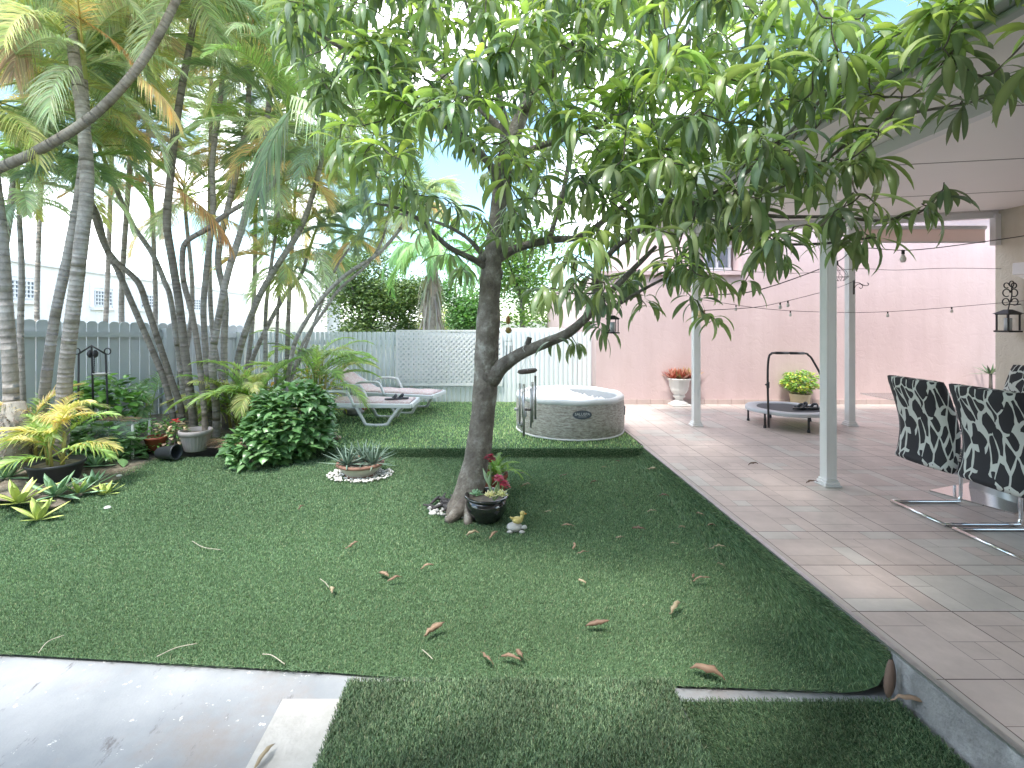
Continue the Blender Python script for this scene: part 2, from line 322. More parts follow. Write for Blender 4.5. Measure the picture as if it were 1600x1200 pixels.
# ------------------------------------------------------------ patio
M_tile = tintmat('stone_tile', rough=.38, noise=.22, nscale=3.5, bump=.12, bscale=30, spec=.45)
M_grout = mat('grout', (.13, .10, .095), rough=.9)
PX0, PX1, PY0, PY1 = 1.875, 9.5, -.5, 8.8
pt = MB(); T = .48
pats = [[(0,0,.5,.5), (.5,0,1,.25), (.5,.25,.75,.5), (.75,.25,1,.5), (0,.5,.25,.75), (.25,.5,1,.75), (0,.75,.6,1), (.6,.75,1,1)],
        [(0,0,.25,.5), (.25,0,1,.5), (0,.5,.5,1), (.5,.5,.75,.75), (.75,.5,1,.75), (.5,.75,1,1)],
        [(0,0,.75,.25), (.75,0,1,.5), (0,.25,.75,.75), (.75,.5,1,1), (0,.75,.5,1), (.5,.75,.75,1)]]
ix = 0
for a in range(0, 17):
    for bq in range(-7, 14):
        X0 = 1.913+T*a; Y0 = 2.54+T*bq; pat = random.choice(pats); rot = random.choice((0, 1, 2, 3)); tone = random.uniform(.97, 1.03)
        for (u0, v0, u1, v1) in pat:
            for _ in range(rot): u0, v0, u1, v1 = 1-v1, u0, 1-v0, u1
            g = .0011; xa, xb = X0+u0*T+(0.0028 if u0 == 0 else g), X0+u1*T-(0.0028 if u1 == 1 else g); ya, yb = Y0+v0*T+(0.0028 if v0 == 0 else g), Y0+v1*T-(0.0028 if v1 == 1 else g)
            xb = min(xb, PX1); yb = min(yb, PY1)
            if xa >= xb or ya >= yb: continue
            k = random.random(); c = (.58, .49, .455) if k < .5 else ((.56, .47, .435) if k < .8 else (.56, .52, .485))
            f = tone*random.uniform(.95, 1.04); pt.add([(xa, ya, 0), (xb, ya, 0), (xb, yb, 0), (xa, yb, 0)], [(0,1,2,3)], c=[x*f for x in c])
for bq in range(-7, 14):     # cut strip beside the trim
    Y0 = 2.54+T*bq; pt.add([(PX0, Y0+.002, 0), (1.911, Y0+.002, 0), (1.911, min(Y0+T-.002, PY1), 0), (PX0, min(Y0+T-.002, PY1), 0)], [(0,1,2,3)], c=(.49, .44, .41))
pt.build('patio_paving', M_tile, smooth=False)['kind'] = 'structure'
mb = MB(); mb.bx(1.866, PX1, PY0-1, PY1+.3, -.3, -.0012)
o = mb.build('patio_slab', M_grout, smooth=False); o['kind'] = 'structure'
M_kerb = mat('kerb_concrete', (.34, .34, .35), (.24, .24, .25), scale=5, rough=.85, bump=.7, c3=(.45, .45, .47))
mb = MB(); mb.bx(1.852, 1.8655, PY0-1, 5.77, -.3, -.008); mb.build('patio_kerb', M_kerb, smooth=False)['kind'] = 'structure'
M_alu = mat('aluminium', (.62, .63, .65), (.5, .5, .52), scale=20, rough=.32, metal=.85, bump=.1)
mb = MB(); mb.bx(1.846, 1.874, PY0-1, 5.9, -.007, .004)
tag(mb.build('edge_trim', M_alu, smooth=False, origin=(1.86, 3, 0)), 'thin metal edge strip between lawn and tiled patio', 'edge trim')
# ------------------------------------------------------------ pink wall and building
def stucco(name, c1, c2, bs=1.0, sc=5):
    m, n, l, b = nt(name); tc = N(n, 'ShaderNodeTexCoord')
    a = N(n, 'ShaderNodeTexNoise', i_Scale=1.2, i_Detail=6); l.new(tc.outputs['Object'], a.inputs[0])
    r = ramp(n, [(.35, c1), (.65, c2)]); l.new(a.outputs[0], r.inputs[0]); mp = N(n, 'ShaderNodeMapping'); mp.inputs['Scale'].default_value = (3.2, 3.2, .35); l.new(tc.outputs['Object'], mp.inputs[0]); st = N(n, 'ShaderNodeTexNoise', i_Scale=1.3, i_Detail=8, i_Roughness=.7); l.new(mp.outputs[0], st.inputs[0]); sr = ramp(n, [(.3, (.93, .92, .91)), (.6, (1, 1, 1))]); l.new(st.outputs[0], sr.inputs[0]); mm = N(n, 'ShaderNodeMix', data_type='RGBA', blend_type='MULTIPLY'); mm.inputs[0].default_value = 1; l.new(r.outputs[0], mm.inputs[6]); l.new(sr.outputs[0], mm.inputs[7]); l.new(mm.outputs[2], b.inputs['Base Color']); b.inputs['Roughness'].default_value = .85
    v = N(n, 'ShaderNodeTexNoise', i_Scale=sc, i_Detail=10, i_Roughness=.6, i_Distortion=1.4); l.new(tc.outputs['Object'], v.inputs[0])
    rr = ramp(n, [(.42, (0,0,0)), (.5, (.8,.8,.8)), (.56, (1,1,1))]); l.new(v.outputs[0], rr.inputs[0])
    f = N(n, 'ShaderNodeTexNoise', i_Scale=70, i_Detail=6); l.new(tc.outputs['Object'], f.inputs[0])
    ad = N(n, 'ShaderNodeMath', operation='MULTIPLY_ADD'); l.new(f.outputs[0], ad.inputs[0]); ad.inputs[1].default_value = .35; l.new(rr.outputs[0], ad.inputs[2])
    bm = N(n, 'ShaderNodeBump', i_Strength=.5*bs, i_Distance=.010); l.new(ad.outputs[0], bm.inputs['Height']); l.new(bm.outputs[0], b.inputs['Normal']); return m
M_pink = stucco('pink_stucco', (.58, .445, .45), (.62, .485, .485), .32, 6)
M_white = mat('white_paint', (.74, .74, .75), (.70, .70, .72), scale=3, rough=.5)
M_terr = mat('terracotta_roof', (.45, .12, .06), (.55, .2, .1), scale=10, rough=.8)
M_glass = mat('window_glass', (.16, .19, .23), (.2, .24, .28), rough=.1, spec=.8)
t = thing('pink_building', (5.5, 8.8, 0), 'textured pink stucco building standing along the back of the patio', 'building')
mb = MB(); mb.bx(1.95, 9.8, 8.8, 9.1, -.3, 2.30); mb.bx(1.97, 9.8, 9.1, 16, -.3, 2.3); mb.bx(4.55, 9.8, 8.8, 9.1, 2.3, 3.45); mb.build('wall', M_pink, t, smooth=False)
mb = MB(); mb.bx(1.90, 4.549, 8.74, 9.1, 2.303, 2.37); o = mb.build('ledge', M_pink, t, smooth=False)
mb = MB(); mb.bx(3.85, 9.8, 9.2, 15.5, 2.372, 3.45); mb.build('upper_wall', M_pink, t, smooth=False)
mb = MB()
for i in range(27):
    mb.tube([(3.8+i*.22, 8.7, 3.47), (3.8+i*.22, 12.5, 4.1)], .12, 8)
mb.build('roof', M_terr, t)
mb = MB(); mb.bx(4.05, 4.50, 9.17, 9.198, 2.44, 2.85); fr = mb.build('window', M_glass, t, smooth=False)
mb = MB()
for x in (4.05, 4.27, 4.5): mb.bx(x-.02, x+.02, 9.13, 9.168, 2.42, 2.88)
for z in (2.44, 2.86): mb.bx(4.02, 4.53, 9.12, 9.129, z-.03, z+.03)
mb.build('frame', M_white, fr, smooth=False)
mb = MB(); x = 1.96
while x < 9.6:
    L = .24; mb.bx(x, x+L-.006, 8.775, 8.8, 0.001, .088); x += L
M_skirt = mat('skirting_tile', (.55, .44, .42), (.46, .37, .35), scale=5, rough=.5)
tag(mb.build('skirting', M_skirt, t, smooth=False), 'row of small beige base tiles')
# ------------------------------------------------------------ patio roof, posts, house wall
M_roofw = mat('roof_panel', (.87, .84, .83), (.85, .82, .81), scale=2, rough=.55)
M_fascia = mat('fascia_paint', (.42, .47, .46), (.38, .43, .42), scale=3, rough=.5)
M_seam = mat('seam', (.22, .2, .2), rough=.8)
t = thing('patio_cover', (3, 4, 0), 'pale flat insulated patio roof carried on white posts over the tiled patio', 'patio roof')
def cz(x): return 2.775+.052*(x-2.2)
RB = 7.35
mb = MB(); V = []
for x in (2.2, 9.0):
    for y in (-1.0, RB): V += [(x, y, cz(x)), (x, y, cz(x)+.2)]
mb.add(V, [(0,2,6,4), (1,5,7,3), (0,4,5,1), (2,3,7,6), (0,1,3,2), (4,6,7,5)]); mb.build('roof_panel', M_roofw, t, smooth=False)
mb = MB(); mb.bx(2.06, 2.196, -1, RB+.05, cz(2.2)-.0, cz(2.2)+.215); mb.bx(2.13, 2.196, -1, RB+.04, cz(2.2)-.03, cz(2.2)-.002); o = mb.build('gutter', M_fascia, t, smooth=False); bevel(o, .01)
mb = MB()
for y in (-.6, .62, 1.84, 3.06, 4.28, 5.64, 6.86): mb.beam((2.2, y, cz(2.2)-.0015), (9, y, cz(9)-.0015), .012, .003)
mb.build('panel_seam', M_seam, t, smooth=False)
mb = MB(); mb.beam((2.2, 6.98, cz(2.2)-.048), (7.2, 6.98, cz(7.2)-.048), .09, .09); mb.beam((2.97, -1, cz(2.97)-.05), (2.97, 6.9, cz(2.97)-.05), .08, .09); mb.build('beam', M_white, t, smooth=False)
mb = MB(); mb.beam((3.3, 2.9, cz(3.3)-.028), (7.15, 6.4, cz(7.15)-.028), .12, .03); mb.build('valley_strip', M_white, t, smooth=False)
M_shade = mat('shade_fabric', (.62, .53, .49), (.58, .49, .455), scale=6, rough=.9)
_n = M_shade.node_tree.nodes; _l = M_shade.node_tree.links; _t = _n.new('ShaderNodeBsdfTranslucent'); _t.inputs[0].default_value = (.8, .7, .64, 1); _m = _n.new('ShaderNodeMixShader'); _m.inputs[0].default_value = .55; _l.new(_n['Principled BSDF'].outputs[0], _m.inputs[1]); _l.new(_t.outputs[0], _m.inputs[2]); _l.new(_m.outputs[0], _n['Material Output'].inputs[0])
s = thing('roller_blind', (5.9, 7.05, 2.6), 'partly lowered tan roller blind under the far patio beam', 'roller blind')
mb = MB(); mb.bx(5.18, 7.12, 7.045, 7.05, 2.60, cz(5.2)-.13); mb.build('blind_fabric', M_shade, s, smooth=False)
mb = MB(); mb.tube([(5.17, 7.05, cz(5.2)-.11), (7.13, 7.05, cz(5.2)-.11)], .028, 12); mb.tube([(5.18, 7.048, 2.612), (7.12, 7.048, 2.612)], .010, 8); mb.build('roller_tube', M_white, s)
M_post = mat('post_paint', (.80, .80, .80), (.76, .76, .77), scale=4, rough=.4)
def post(px, py, label, w=.092):
    v = G(px, py); x, y = v.x, v.y; h = cz(x)-.1 if y < 6.8 else cz(x)-.1
    t = thing('porch_post', (x, y, 0), label, 'post', 'white posts of the patio roof'); mb = MB()
    n = 5; q = []; c = w/2; g = w/(2*n+1)        # fluted square section
    side = []
    for k in range(2*n+1):
        dpt = 0 if k % 2 == 0 else -.003
        side += [(-c+k*g+.001, c+dpt), (-c+(k+1)*g-.001, c+dpt)]
    ring = []
    for r in range(4):
        a = -r*math.pi/2
        ring += [(p[0]*math.cos(a)-p[1]*math.sin(a), p[0]*math.sin(a)+p[1]*math.cos(a)) for p in side]
    m = len(ring); V = [(x+p[0], y+p[1], .04) for p in ring]+[(x+p[0], y+p[1], h) for p in ring]; j = np.arange(m); j2 = (j+1) % m
    mb.add(V, np.stack([j2, j, j+m, j2+m], 1)); mb.build('shaft', M_post, t, smooth=False)
    mb = MB()
    for (s_, z0, z1) in ((.155, 0.001, .018), (.13, .0185, .045), (.112, .0455, .066)): mb.bx(x-s_/2, x+s_/2, y-s_/2, y+s_/2, z0, z1)
    bevel(mb.build('base_plate', M_post, t, smooth=False), .006)
    mb = MB()
    for (s_, z0, z1) in ((.11, h-.08, h-.04), (.14, h-.0395, h)): mb.bx(x-s_/2, x+s_/2, y-s_/2, y+s_/2, z0, z1)
    bevel(mb.build('capital', M_post, t, smooth=False), .006); return t
post(1294, 758, 'nearest white fluted post, with a brown leaf at its base')
post(1087.5, 665, 'slender far white post beside the urn of reddish bromeliads')
post(1328, 665, 'white post at the far patio corner, between the trampoline and the chairs', .09)
M_house = stucco('cream_stucco', (.56, .52, .44), (.61, .57, .49), .8, 9)
t = thing('house', (7.4, 5, 0), 'cream stucco house wall at the right edge of the patio', 'house')
mb = MB(); mb.bx(7.2, 9.8, 2.2, 6.98, 0.001, cz(7.2)+.02); mb.build('wall', M_house, t, smooth=False)
mb = MB(); mb.bx(-7, .35, -1.5, .95, 2.80, 2.86); mb.bx(.351, 2.05, -1.5, 1.85, 2.80, 2.86); mb.bx(-7, 7.2, -1.62, -1.5, 0, 2.9); tag(mb.build('unseen_shade_porch', M_house, t, smooth=False), 'unseen porch wing behind and over the camera, added to shade the foreground')  # unseen porch roof added and extended forward to shade the foreground; house wall behind
mb = MB(); mb.bx(7.12, 7.2, 6.9, 6.98, 2.55, 2.99); mb.build('corner_trim', M_white, t, smooth=False)
# ------------------------------------------------------------ fences
M_corr = mat('corrugated_metal', (.70, .75, .77), (.78, .82, .84), scale=1.2, rough=.45, stretch=(6, 1, .5), metal=0)
t = thing('metal_fence', (-.8, 9.02, 0), 'pale corrugated metal fence along the back of the raised lawn', 'fence')
mb = MB(); per = .086; x = -5.2; ns = 7; V = []; cols = []
while x < 1.9:
    a = np.linspace(0, math.pi, ns); xs = x+per/2-np.cos(a)*per*.42; ys = 9.05-np.sin(a)*.032; zt = 1.27+.016*np.sin(a)
    tone = random.uniform(.93, 1.03)
    V = [(x, 9.055, -.05), (x, 9.055, 1.262)]+[p for q in zip(zip(xs, ys, [-.05]*ns), zip(xs, ys, zt)) for p in q]
    k = ns+1; mb.add(V, [(2*i, 2*i+2, 2*i+3, 2*i+1) for i in range(k-1)]); x += per
mb.build('panel', M_corr, t)
mb = MB(); mb.bx(-5.2, 1.93, 9.056, 9.1, .25, .33); mb.bx(-5.2, 1.93, 9.056, 9.1, 1.05, 1.13); mb.build('rail', M_corr, t, smooth=False)
t = thing('lattice_panel', (-.66, 8.98, .8), 'white diagonal lattice panel fixed to the metal fence behind the mango trunk', 'lattice')
M_lat = mat('white_plastic', (.88, .88, .88), (.85, .85, .85), scale=3, rough=.45)
x0, x1, z0, z1 = -1.62, .27, .33, 1.29; mb = MB(); sp = .068; wd = .034
for sgn in (1, -1):
    c = -2.5
    while c < 2.5:
        pts = []                                   # line z = z0 + sgn*(x-xc)
        xc = x0+c if sgn > 0 else x0+c+1
        ts = [(x, z0+sgn*(x-xc)) for x in (x0, x1)]
        lo = max(x0, min(xc, xc+sgn*(z1-z0))); hi = min(x1, max(xc, xc+sgn*(z1-z0)))
        if hi-lo > .02: mb.beam((lo, 8.985-.004*sgn, z0+sgn*(lo-xc)), (hi, 8.985-.004*sgn, z0+sgn*(hi-xc)), .0035, wd, up=(0, 0, 1))
        c += sp*1.35
mb.build('slats', M_lat, t, smooth=False)
mb = MB(); mb.bx(x0-.02, x1+.02, 8.968, 8.98, z1, z1+.03); mb.bx(x0-.02, x1+.02, 8.968, 8.98, z0-.03, z0); mb.bx(x0-.02, x0+.012, 8.966, 8.979, z0, z1); mb.bx(x1-.012, x1+.02, 8.966, 8.979, z0, z1)
mb.build('border', M_lat, t, smooth=False)
# grey picket fence on the left
M_gf = mat('grey_fence_paint', (.50, .53, .56), (.57, .60, .62), scale=2.5, rough=.6, stretch=(1, 1, .3))
t = thing('picket_fence', (-5.6, 6.6, 0), 'grey board fence with dog-eared tops behind the palm trunks', 'fence')
A = np.array([-6.9, 3.9]); B = np.array([-4.55, 9.2]); L = np.linalg.norm(B-A); u = (B-A)/L; nn = np.array([u[1], -u[0]])
def topz(s): return 1.60-.20*(s/L)
mb = MB(); s = 0
while s < L:
    wd = .132; z = topz(s); tone = 1
    prof = [(0, -.1), (wd, -.1), (wd, z-.035), (wd*.82, z-.008), (wd*.5, z), (wd*.18, z-.008), (0, z-.035)]
    dd = random.uniform(0, .004); f = [A+u*(s+p[0])+nn*(.0+dd) for p in prof]; g = [q-nn*.016 for q in f]
    V = [(f[i][0], f[i][1], prof[i][1]) for i in range(7)]+[(g[i][0], g[i][1], prof[i][1]) for i in range(7)]
    mb.add(V, [(0, 1, 2, 6), (7, 13, 9, 8)]+[(i, (i+1) % 7, (i+1) % 7+7, i+7) for i in range(7)], [(2, 3, 5), (3, 4, 5), (2, 5, 6), (9, 12, 10), (10, 12, 11), (9, 13, 12)]); s += .142
mb.build('pickets', M_gf, t, smooth=False)
for zoff, nm in ((-.19, 'top'), (-1.15, 'low')):
    mb = MB(); a0 = A+nn*.035; b0 = B+nn*.035; mb.beam((*a0, topz(0)+zoff), (*b0, topz(L)+zoff), .05, .075); mb.build('rail', M_gf, t, smooth=False)
for s in (.4, 2.33, 4.35):
    c = A+u*s+nn*.075; z = topz(s)-.11; mb = MB(); mb.beam((c[0], c[1], -.1), (c[0], c[1], z), .11, .11, up=(u[0], u[1], 0)); mb.beam((c[0], c[1], z+.0005), (c[0], c[1], z+.03), .135, .135, up=(u[0], u[1], 0)); mb.build('post', M_gf, t, smooth=False)
# white house beyond
M_wh = stucco('white_render', (.84, .84, .85), (.88, .88, .88), .3)
t = thing('white_house', (-16.3, 21, 0), 'long low white house with grid windows beyond the grey fence', 'house')
A = np.array([-15.0, 11.0]); B = np.array([-18.6, 38.5]); L = np.linalg.norm(B-A); u = (B-A)/L; nn = np.array([u[1], -u[0]])
def seg(mb, s0, s1, z0, z1, o0, o1):
    V = []
    for s in (s0, s1):
        for o_ in (o0, o1):
            for z in (z0, z1): q = A+u*s+nn*o_; V.append((q[0], q[1], z))
    mb.add(V, [(0,1,3,2), (4,6,7,5), (0,4,5,1), (2,3,7,6), (0,2,6,4), (1,5,7,3)])
mb = MB(); seg(mb, 0, L, -.3, 3.42, -6, 0); mb.build('wall', M_wh, t, smooth=False)
mb = MB(); seg(mb, 0, L, 3.421, 3.56, -6.1, .12); mb.build('roof', M_white, t, smooth=False)
def on_wall(px): # distance along the wall of a photo column
    k = (px-760)/F; return (k*A[1]-A[0])/(u[0]-k*u[1])
for pxa, pxb, zt, zb in ((14, 51, 2.83, 2.25), (147, 173, 2.72, 2.12), (219, 243, 2.72, 2.12), (290, 312, 2.72, 2.12)):
    s0, s1 = on_wall(pxa), on_wall(pxb); mb = MB(); seg(mb, s0, s1, zb, zt, .001, .02); g = mb.build('window', M_glass, t, smooth=False)
    mb = MB(); k = 6
    for i in range(k+1): s = s0+(s1-s0)*i/k; seg(mb, s-.03, s+.03, zb, zt, .021, .06)
    for i in range(5): z = zb+(zt-zb)*i/4; seg(mb, s0, s1, z-.022, z+.022, .0605, .085)
    mb.build('grille', M_white, g, smooth=False)
    mb = MB(); seg(mb, s0-.25, s1+.25, zb-.2, zb-.1, .001, .16); seg(mb, s0-.3, s0-.08, zb-.09, zt+.12, .001, .05); seg(mb, s1+.08, s1+.3, zb-.09, zt+.12, .001, .05); seg(mb, s0-.3, s1+.3, zt+.121, zt+.3, .001, .05); mb.build('sill', M_wh, g, smooth=False)
s0 = on_wall(57); mb = MB(); seg(mb, s0-.2, s0+.2, 2.98, 3.2, .001, .03); mb.build('vent', M_roofw, t, smooth=False)
# pale neighbour shed with metal roof edge behind the fence
t = thing('neighbour_shed', (.9, 11, 0), 'small pale shed with white roof edge showing above the metal fence', 'shed')
mb = MB(); mb.bx(.35, 1.75, 10.4, 12.4, -.3, 1.20); mb.build('wall', M_corr, t, smooth=False)
mb = MB(); mb.bx(.25, 1.85, 10.2, 12.5, 1.201, 1.30); mb.build('roof', M_white, t, smooth=False)
t = thing('tower_house', (-7.6, 22, 0), 'narrow pale tower house seen between the palm stems', 'house')
mb = MB(); mb.bx(-7.7, -7.1, 22, 24, -.3, 4.4); mb.build('wall', M_wh, t, smooth=False); mb = MB(); mb.bx(-7.8, -7.0, 21.9, 24.1, 4.401, 4.5); mb.build('roof', M_white, t, smooth=False)
# ------------------------------------------------------------ background trees
M_leaf = leafmat('tree_leaf', rough=.5, trans=.3, gain=1.7)
M_bark = mat('bark', (.11, .095, .085), (.22, .20, .18), scale=14, rough=.9, bump=1.0, bscale=40, stretch=(1, 1, .4), c3=(.30, .28, .26), bdist=.008)
def bushy(name, c, r, trunkh, ncl, nl, ls, cols, label, cat='tree', group=None, lumps=7):
    t = thing(name, (c[0], c[1], 0), label, cat, group); r = np.array(r, float); mb = MB()
    cc = np.array(c, float); lc = cc+RNG.normal(size=(lumps, 3))*r*.42; lr = r*RNG.uniform(.45, .72, (lumps, 1)); lc[0] = cc; lr[0] = r*.8
    K = ncl; w = RNG.choice(lumps, K); d = unit(RNG.normal(size=(K, 3))); d[:, 2] = np.abs(d[:, 2])*.9-.25; rad = RNG.uniform(.55, 1.0, (K, 1))**.6; cl = lc[w]+d*lr[w]*rad
    dens = RNG.uniform(.4, 1, K); P0 = np.repeat(cl, nl, 0)+RNG.normal(size=(K*nl, 3))*ls*2.0
    tone = np.repeat(RNG.uniform(.75, 1.25, (K, 1)), nl, 0); ci = RNG.integers(0, len(cols), K*nl); col = np.array(cols)[ci]*tone*RNG.uniform(.8, 1.2, (K*nl, 1))
    n_ = K*nl; leaves(mb, P0, RNG.uniform(0, 6.28, n_), RNG.uniform(-.6, .9, n_), RNG.uniform(0, .8, n_), ls*RNG.uniform(.7, 1.3, n_), ls*.28*RNG.uniform(.7, 1.3, n_), [.3, 1, .15], col, fold=0, n=3, twist=RNG.uniform(-1, 1, n_))
    mb.build('crown', M_leaf, t)
    mb = MB(); b0 = np.array([c[0], c[1], -.3]); th = cc[2]-r[2]*.3
    mb.tube([b0, (c[0]+.05, c[1], th*.5), (c[0], c[1], th)], [trunkh, trunkh*.75, trunkh*.5], 9)
    for i in range(1, lumps): mb.tube(smooth_path([(c[0], c[1], th*.8), (cc*.4+lc[i]*.6), lc[i]], 3), [trunkh*.4]*3+[trunkh*.25]*3+[.03], 6)
    mb.build('trunk', M_bark, t); return t
G1 = [(.055, .095, .03), (.08, .13, .045), (.035, .065, .022), (.12, .16, .06)]
bushy('bushy_tree', (-5.0, 20, 2.0), (1.9, 1.8, 2.0), .16, 700, 22, .13, G1, 'rounded grey-green tree beyond the fence, next to the palm clump')
bushy('bushy_tree', (-3.5, 21.5, 1.9), (1.3, 1.5, 1.3), .14, 500, 22, .13, G1, 'lower rounded green tree beyond the fence, left of the tall fan palm')
bushy('bushy_tree', (-.55, 19, 1.6), (1.0, 1.1, 1.5), .12, 400, 20, .13, [(.06, .14, .04), (.09, .19, .06), (.05, .1, .035)], 'bright green tree beyond the fence just left of the mango trunk')
bushy('bushy_tree', (-2.9, 26, 1.2), (.7, .7, .6), .08, 130, 18, .12, [(.2, .24, .05), (.28, .3, .07)], 'small yellow-green shrub top showing above the metal fence', 'shrub')
bushy('bushy_tree', (1.2, 17, 3.1), (1.4, 1.5, 1.4), .14, 350, 16, .14, [(.09, .17, .04), (.13, .22, .06), (.07, .13, .04)], 'loose light green tree beyond the fence behind the mango branches')
# ------------------------------------------------------------ palms
M_frond = leafmat('palm_leaflet', rough=.4, trans=.4, spec=.5, gain=2.15, ttint=(1.1, 1.15, .75))
GREEN = (.12, .17, .085); PALE = (.25, .29, .20); YEL = (.25, .26, .11); ORG = (.28, .17, .09); TAN = (.38, .30, .17); PINK = (.27, .21, .17); LIME = (.17, .24, .08); BLUE = (.15, .20, .16)
def frond(mb, base, az, el, L, droop, c, nl=80, ll=.32, lw=.0072, vee=.5, start=.22, hang=.5):
    k = 16; t = np.linspace(0, 1, k); e = el-droop*t**1.4; d = np.stack([np.cos(e)*math.cos(az), np.cos(e)*math.sin(az), np.sin(e)], 1)
    p = np.array(base)+np.concatenate([np.zeros((1, 3)), np.cumsum(d[:-1]*L/(k-1), 0)]); side = np.array((-math.sin(az), math.cos(az), 0))
    stem = np.array(c)*.8+np.array((.05, .06, .01)); mb.tube(p, np.linspace(.011, .002, k)*max(.6, L/1.3), 5, False, col=stem)
    tt = np.linspace(start, .99, nl); tt = np.concatenate([tt, tt+.004]); sg = np.concatenate([np.ones(nl), -np.ones(nl)]); K = 2*nl
    P0 = np.stack([np.interp(tt, t, p[:, i]) for i in range(3)], 1); Dt = np.stack([np.interp(tt, t, d[:, i]) for i in range(3)], 1); up = unit(np.cross(Dt, side)); up *= np.sign(up[:, 2:3]+1e-6)
    sw = .55+.5*tt[:, None]+RNG.normal(0, .07, (K, 1)); D0 = unit(side[None, :]*sg[:, None]*np.cos(sw)+Dt*np.sin(sw)+up*vee*RNG.uniform(.6, 1.2, (K, 1)))
    Ls = ll*np.interp(tt, [start, start+.2, .6, 1], [.65, 1, .95, .35])*RNG.uniform(.85, 1.1, K); n_ = 5; s_ = np.linspace(0, 1, n_)
    g = hang*RNG.uniform(.6, 1.3, (K, 1)); C = P0[:, None, :]+D0[:, None, :]*(s_[None, :, None]*Ls[:, None, None]); C[:, :, 2] -= (s_**2)[None, :]*g*Ls[:, None]*.9
    W = unit(np.cross(D0, np.cross(Dt, D0)+.001)); W = unit(Dt-D0*(Dt*D0).sum(1, keepdims=True)); S = W[:, None, :]*(lw*np.interp(s_, [0, .3, 1], [.6, 1, .1]))[None, :, None]
    mb.ribbons(C, S, np.zeros_like(S)+np.array((0, 0, -.25))*(lw*np.interp(s_, [0, .3, 1], [.6, 1, .1]))[None, :, None], vary(c, K, .1, .3))
M_pt = None
def palmbark(name, c1, c2, ring):
    m, n, l, b = nt(name); tc = N(n, 'ShaderNodeTexCoord'); at = N(n, 'ShaderNodeAttribute', attribute_name='tint')
    nz = N(n, 'ShaderNodeTexNoise', i_Scale=9, i_Detail=8, i_Roughness=.7); l.new(tc.outputs['Object'], nz.inputs[0]); r = ramp(n, [(.3, c1), (.52, c2), (.72, (.44, .43, .40))]); l.new(nz.outputs[0], r.inputs[0])
    mu = N(n, 'ShaderNodeMix', data_type='RGBA', blend_type='MULTIPLY'); mu.inputs[0].default_value = 1; l.new(r.outputs[0], mu.inputs[6]); l.new(at.outputs['Color'], mu.inputs[7]); l.new(mu.outputs[2], b.inputs['Base Color']); b.inputs['Roughness'].default_value = .8
    z2 = N(n, 'ShaderNodeTexNoise', i_Scale=50, i_Detail=5); l.new(tc.outputs['Object'], z2.inputs[0]); bm = N(n, 'ShaderNodeBump', i_Strength=.5, i_Distance=.006); l.new(z2.outputs[0], bm.inputs['Height']); l.new(bm.outputs[0], b.inputs['Normal']); return m
M_pb = palmbark('palm_bark', (.20, .18, .16), (.34, .31, .28), 30)
def ringed(mb, path, r, col=(1, 1, 1), gap=.06):
    p = smooth_path(path, 14); seg_ = np.linalg.norm(np.diff(p, axis=0), axis=1); s = np.concatenate([[0], np.cumsum(seg_)]); L = s[-1]
    out = []; rr = []; cc = []; q = 0.; gap *= 1+.25*random.uniform(-1, 1); rb = lambda x: np.interp(x, np.linspace(0, L, len(r)), r)
    while q < L:
        for dq, f, c in ((0, 1.0, 1), (gap*.78, .985, 1), (gap*.84, 1.025, .74), (gap*.96, 1.02, .84)):
            if q+dq > L: break
            out.append([np.interp(q+dq, s, p[:, i]) for i in range(3)]); rr.append(rb(q+dq)*f*(1+.02*random.uniform(-1, 1))); cc.append(c)
        q += gap*random.uniform(.8, 1.25)
    n0 = mb.n; mb.tube(out, rr, 10, False); k = len(out); C = mb.C[-1]; C[:] = np.repeat(np.array(cc)[:, None], 10, 0)*np.array(col)
def palm(pts, d, rp, label, crown=None, d2=None, base=True, rtop=.75, gap=.06, name='palm_tree', tone=(1, 1, 1), nf=20, fl=1.55, cols=(GREEN,), droopr=(.9, 1.7), ll=.38, hang=.5):
    d2 = d if d2 is None else d2; k = len(pts); path = [P(x, y, d+(d2-d)*i/(k-1)) for i, (x, y) in enumerate(pts)]
    if base:
        b = path[0].copy(); b.z = -.16 if b.y < 5.8 else -.01
        if path[0].z > b.z+.05: path = [b]+path
        else: path[0].z = b.z
    r0 = rp*.88*d/F; t = thing(name, path[0] if base else (path[0].x, path[0].y, 0), label, 'palm tree', 'slender ringed palms of the clump by the grey fence')
    mb = MB(); ringed(mb, path, [r0*1.12, r0, r0*.95, r0*rtop], tone, gap); mb.build('trunk', M_pb, t)
    if crown is None: return t
    mb = MB(); top = np.array(path[-1]); dr = unit(np.array(path[-1])-np.array(path[-2])); a0 = random.uniform(0, 6.28)
    mb.tube([top, top+dr*.35, top+dr*.5], [r0*rtop, r0*rtop*.8, .01], 8, col=(.25, .27, .1))
    for i in range(nf):
        c = random.choice(cols); frond(mb, top+dr*random.uniform(.2, .45), a0+i*2.4+random.uniform(-.3, .3), random.uniform(.1, 1.15), fl*random.uniform(.8, 1.15), random.uniform(*droopr), c, ll=ll*random.uniform(.85, 1.1), hang=hang)
    for i in range(6): frond(mb, top+dr*.15, a0+i*1.05, random.uniform(-.5, .3), fl*random.uniform(.55, .9), random.uniform(.8, 1.3), random.choice((TAN, PALE, YEL, PALE, BLUE)), ll=ll*.8, hang=.9, nl=50, lw=.006)
    mb.build('crown', M_frond, t); return t
MIX1 = (GREEN, PALE, PALE, BLUE, PALE, YEL, TAN); MIX2 = (PINK, TAN, YEL, PALE, GREEN, ORG, PALE); MIX3 = (GREEN, LIME, GREEN, PALE, YEL)
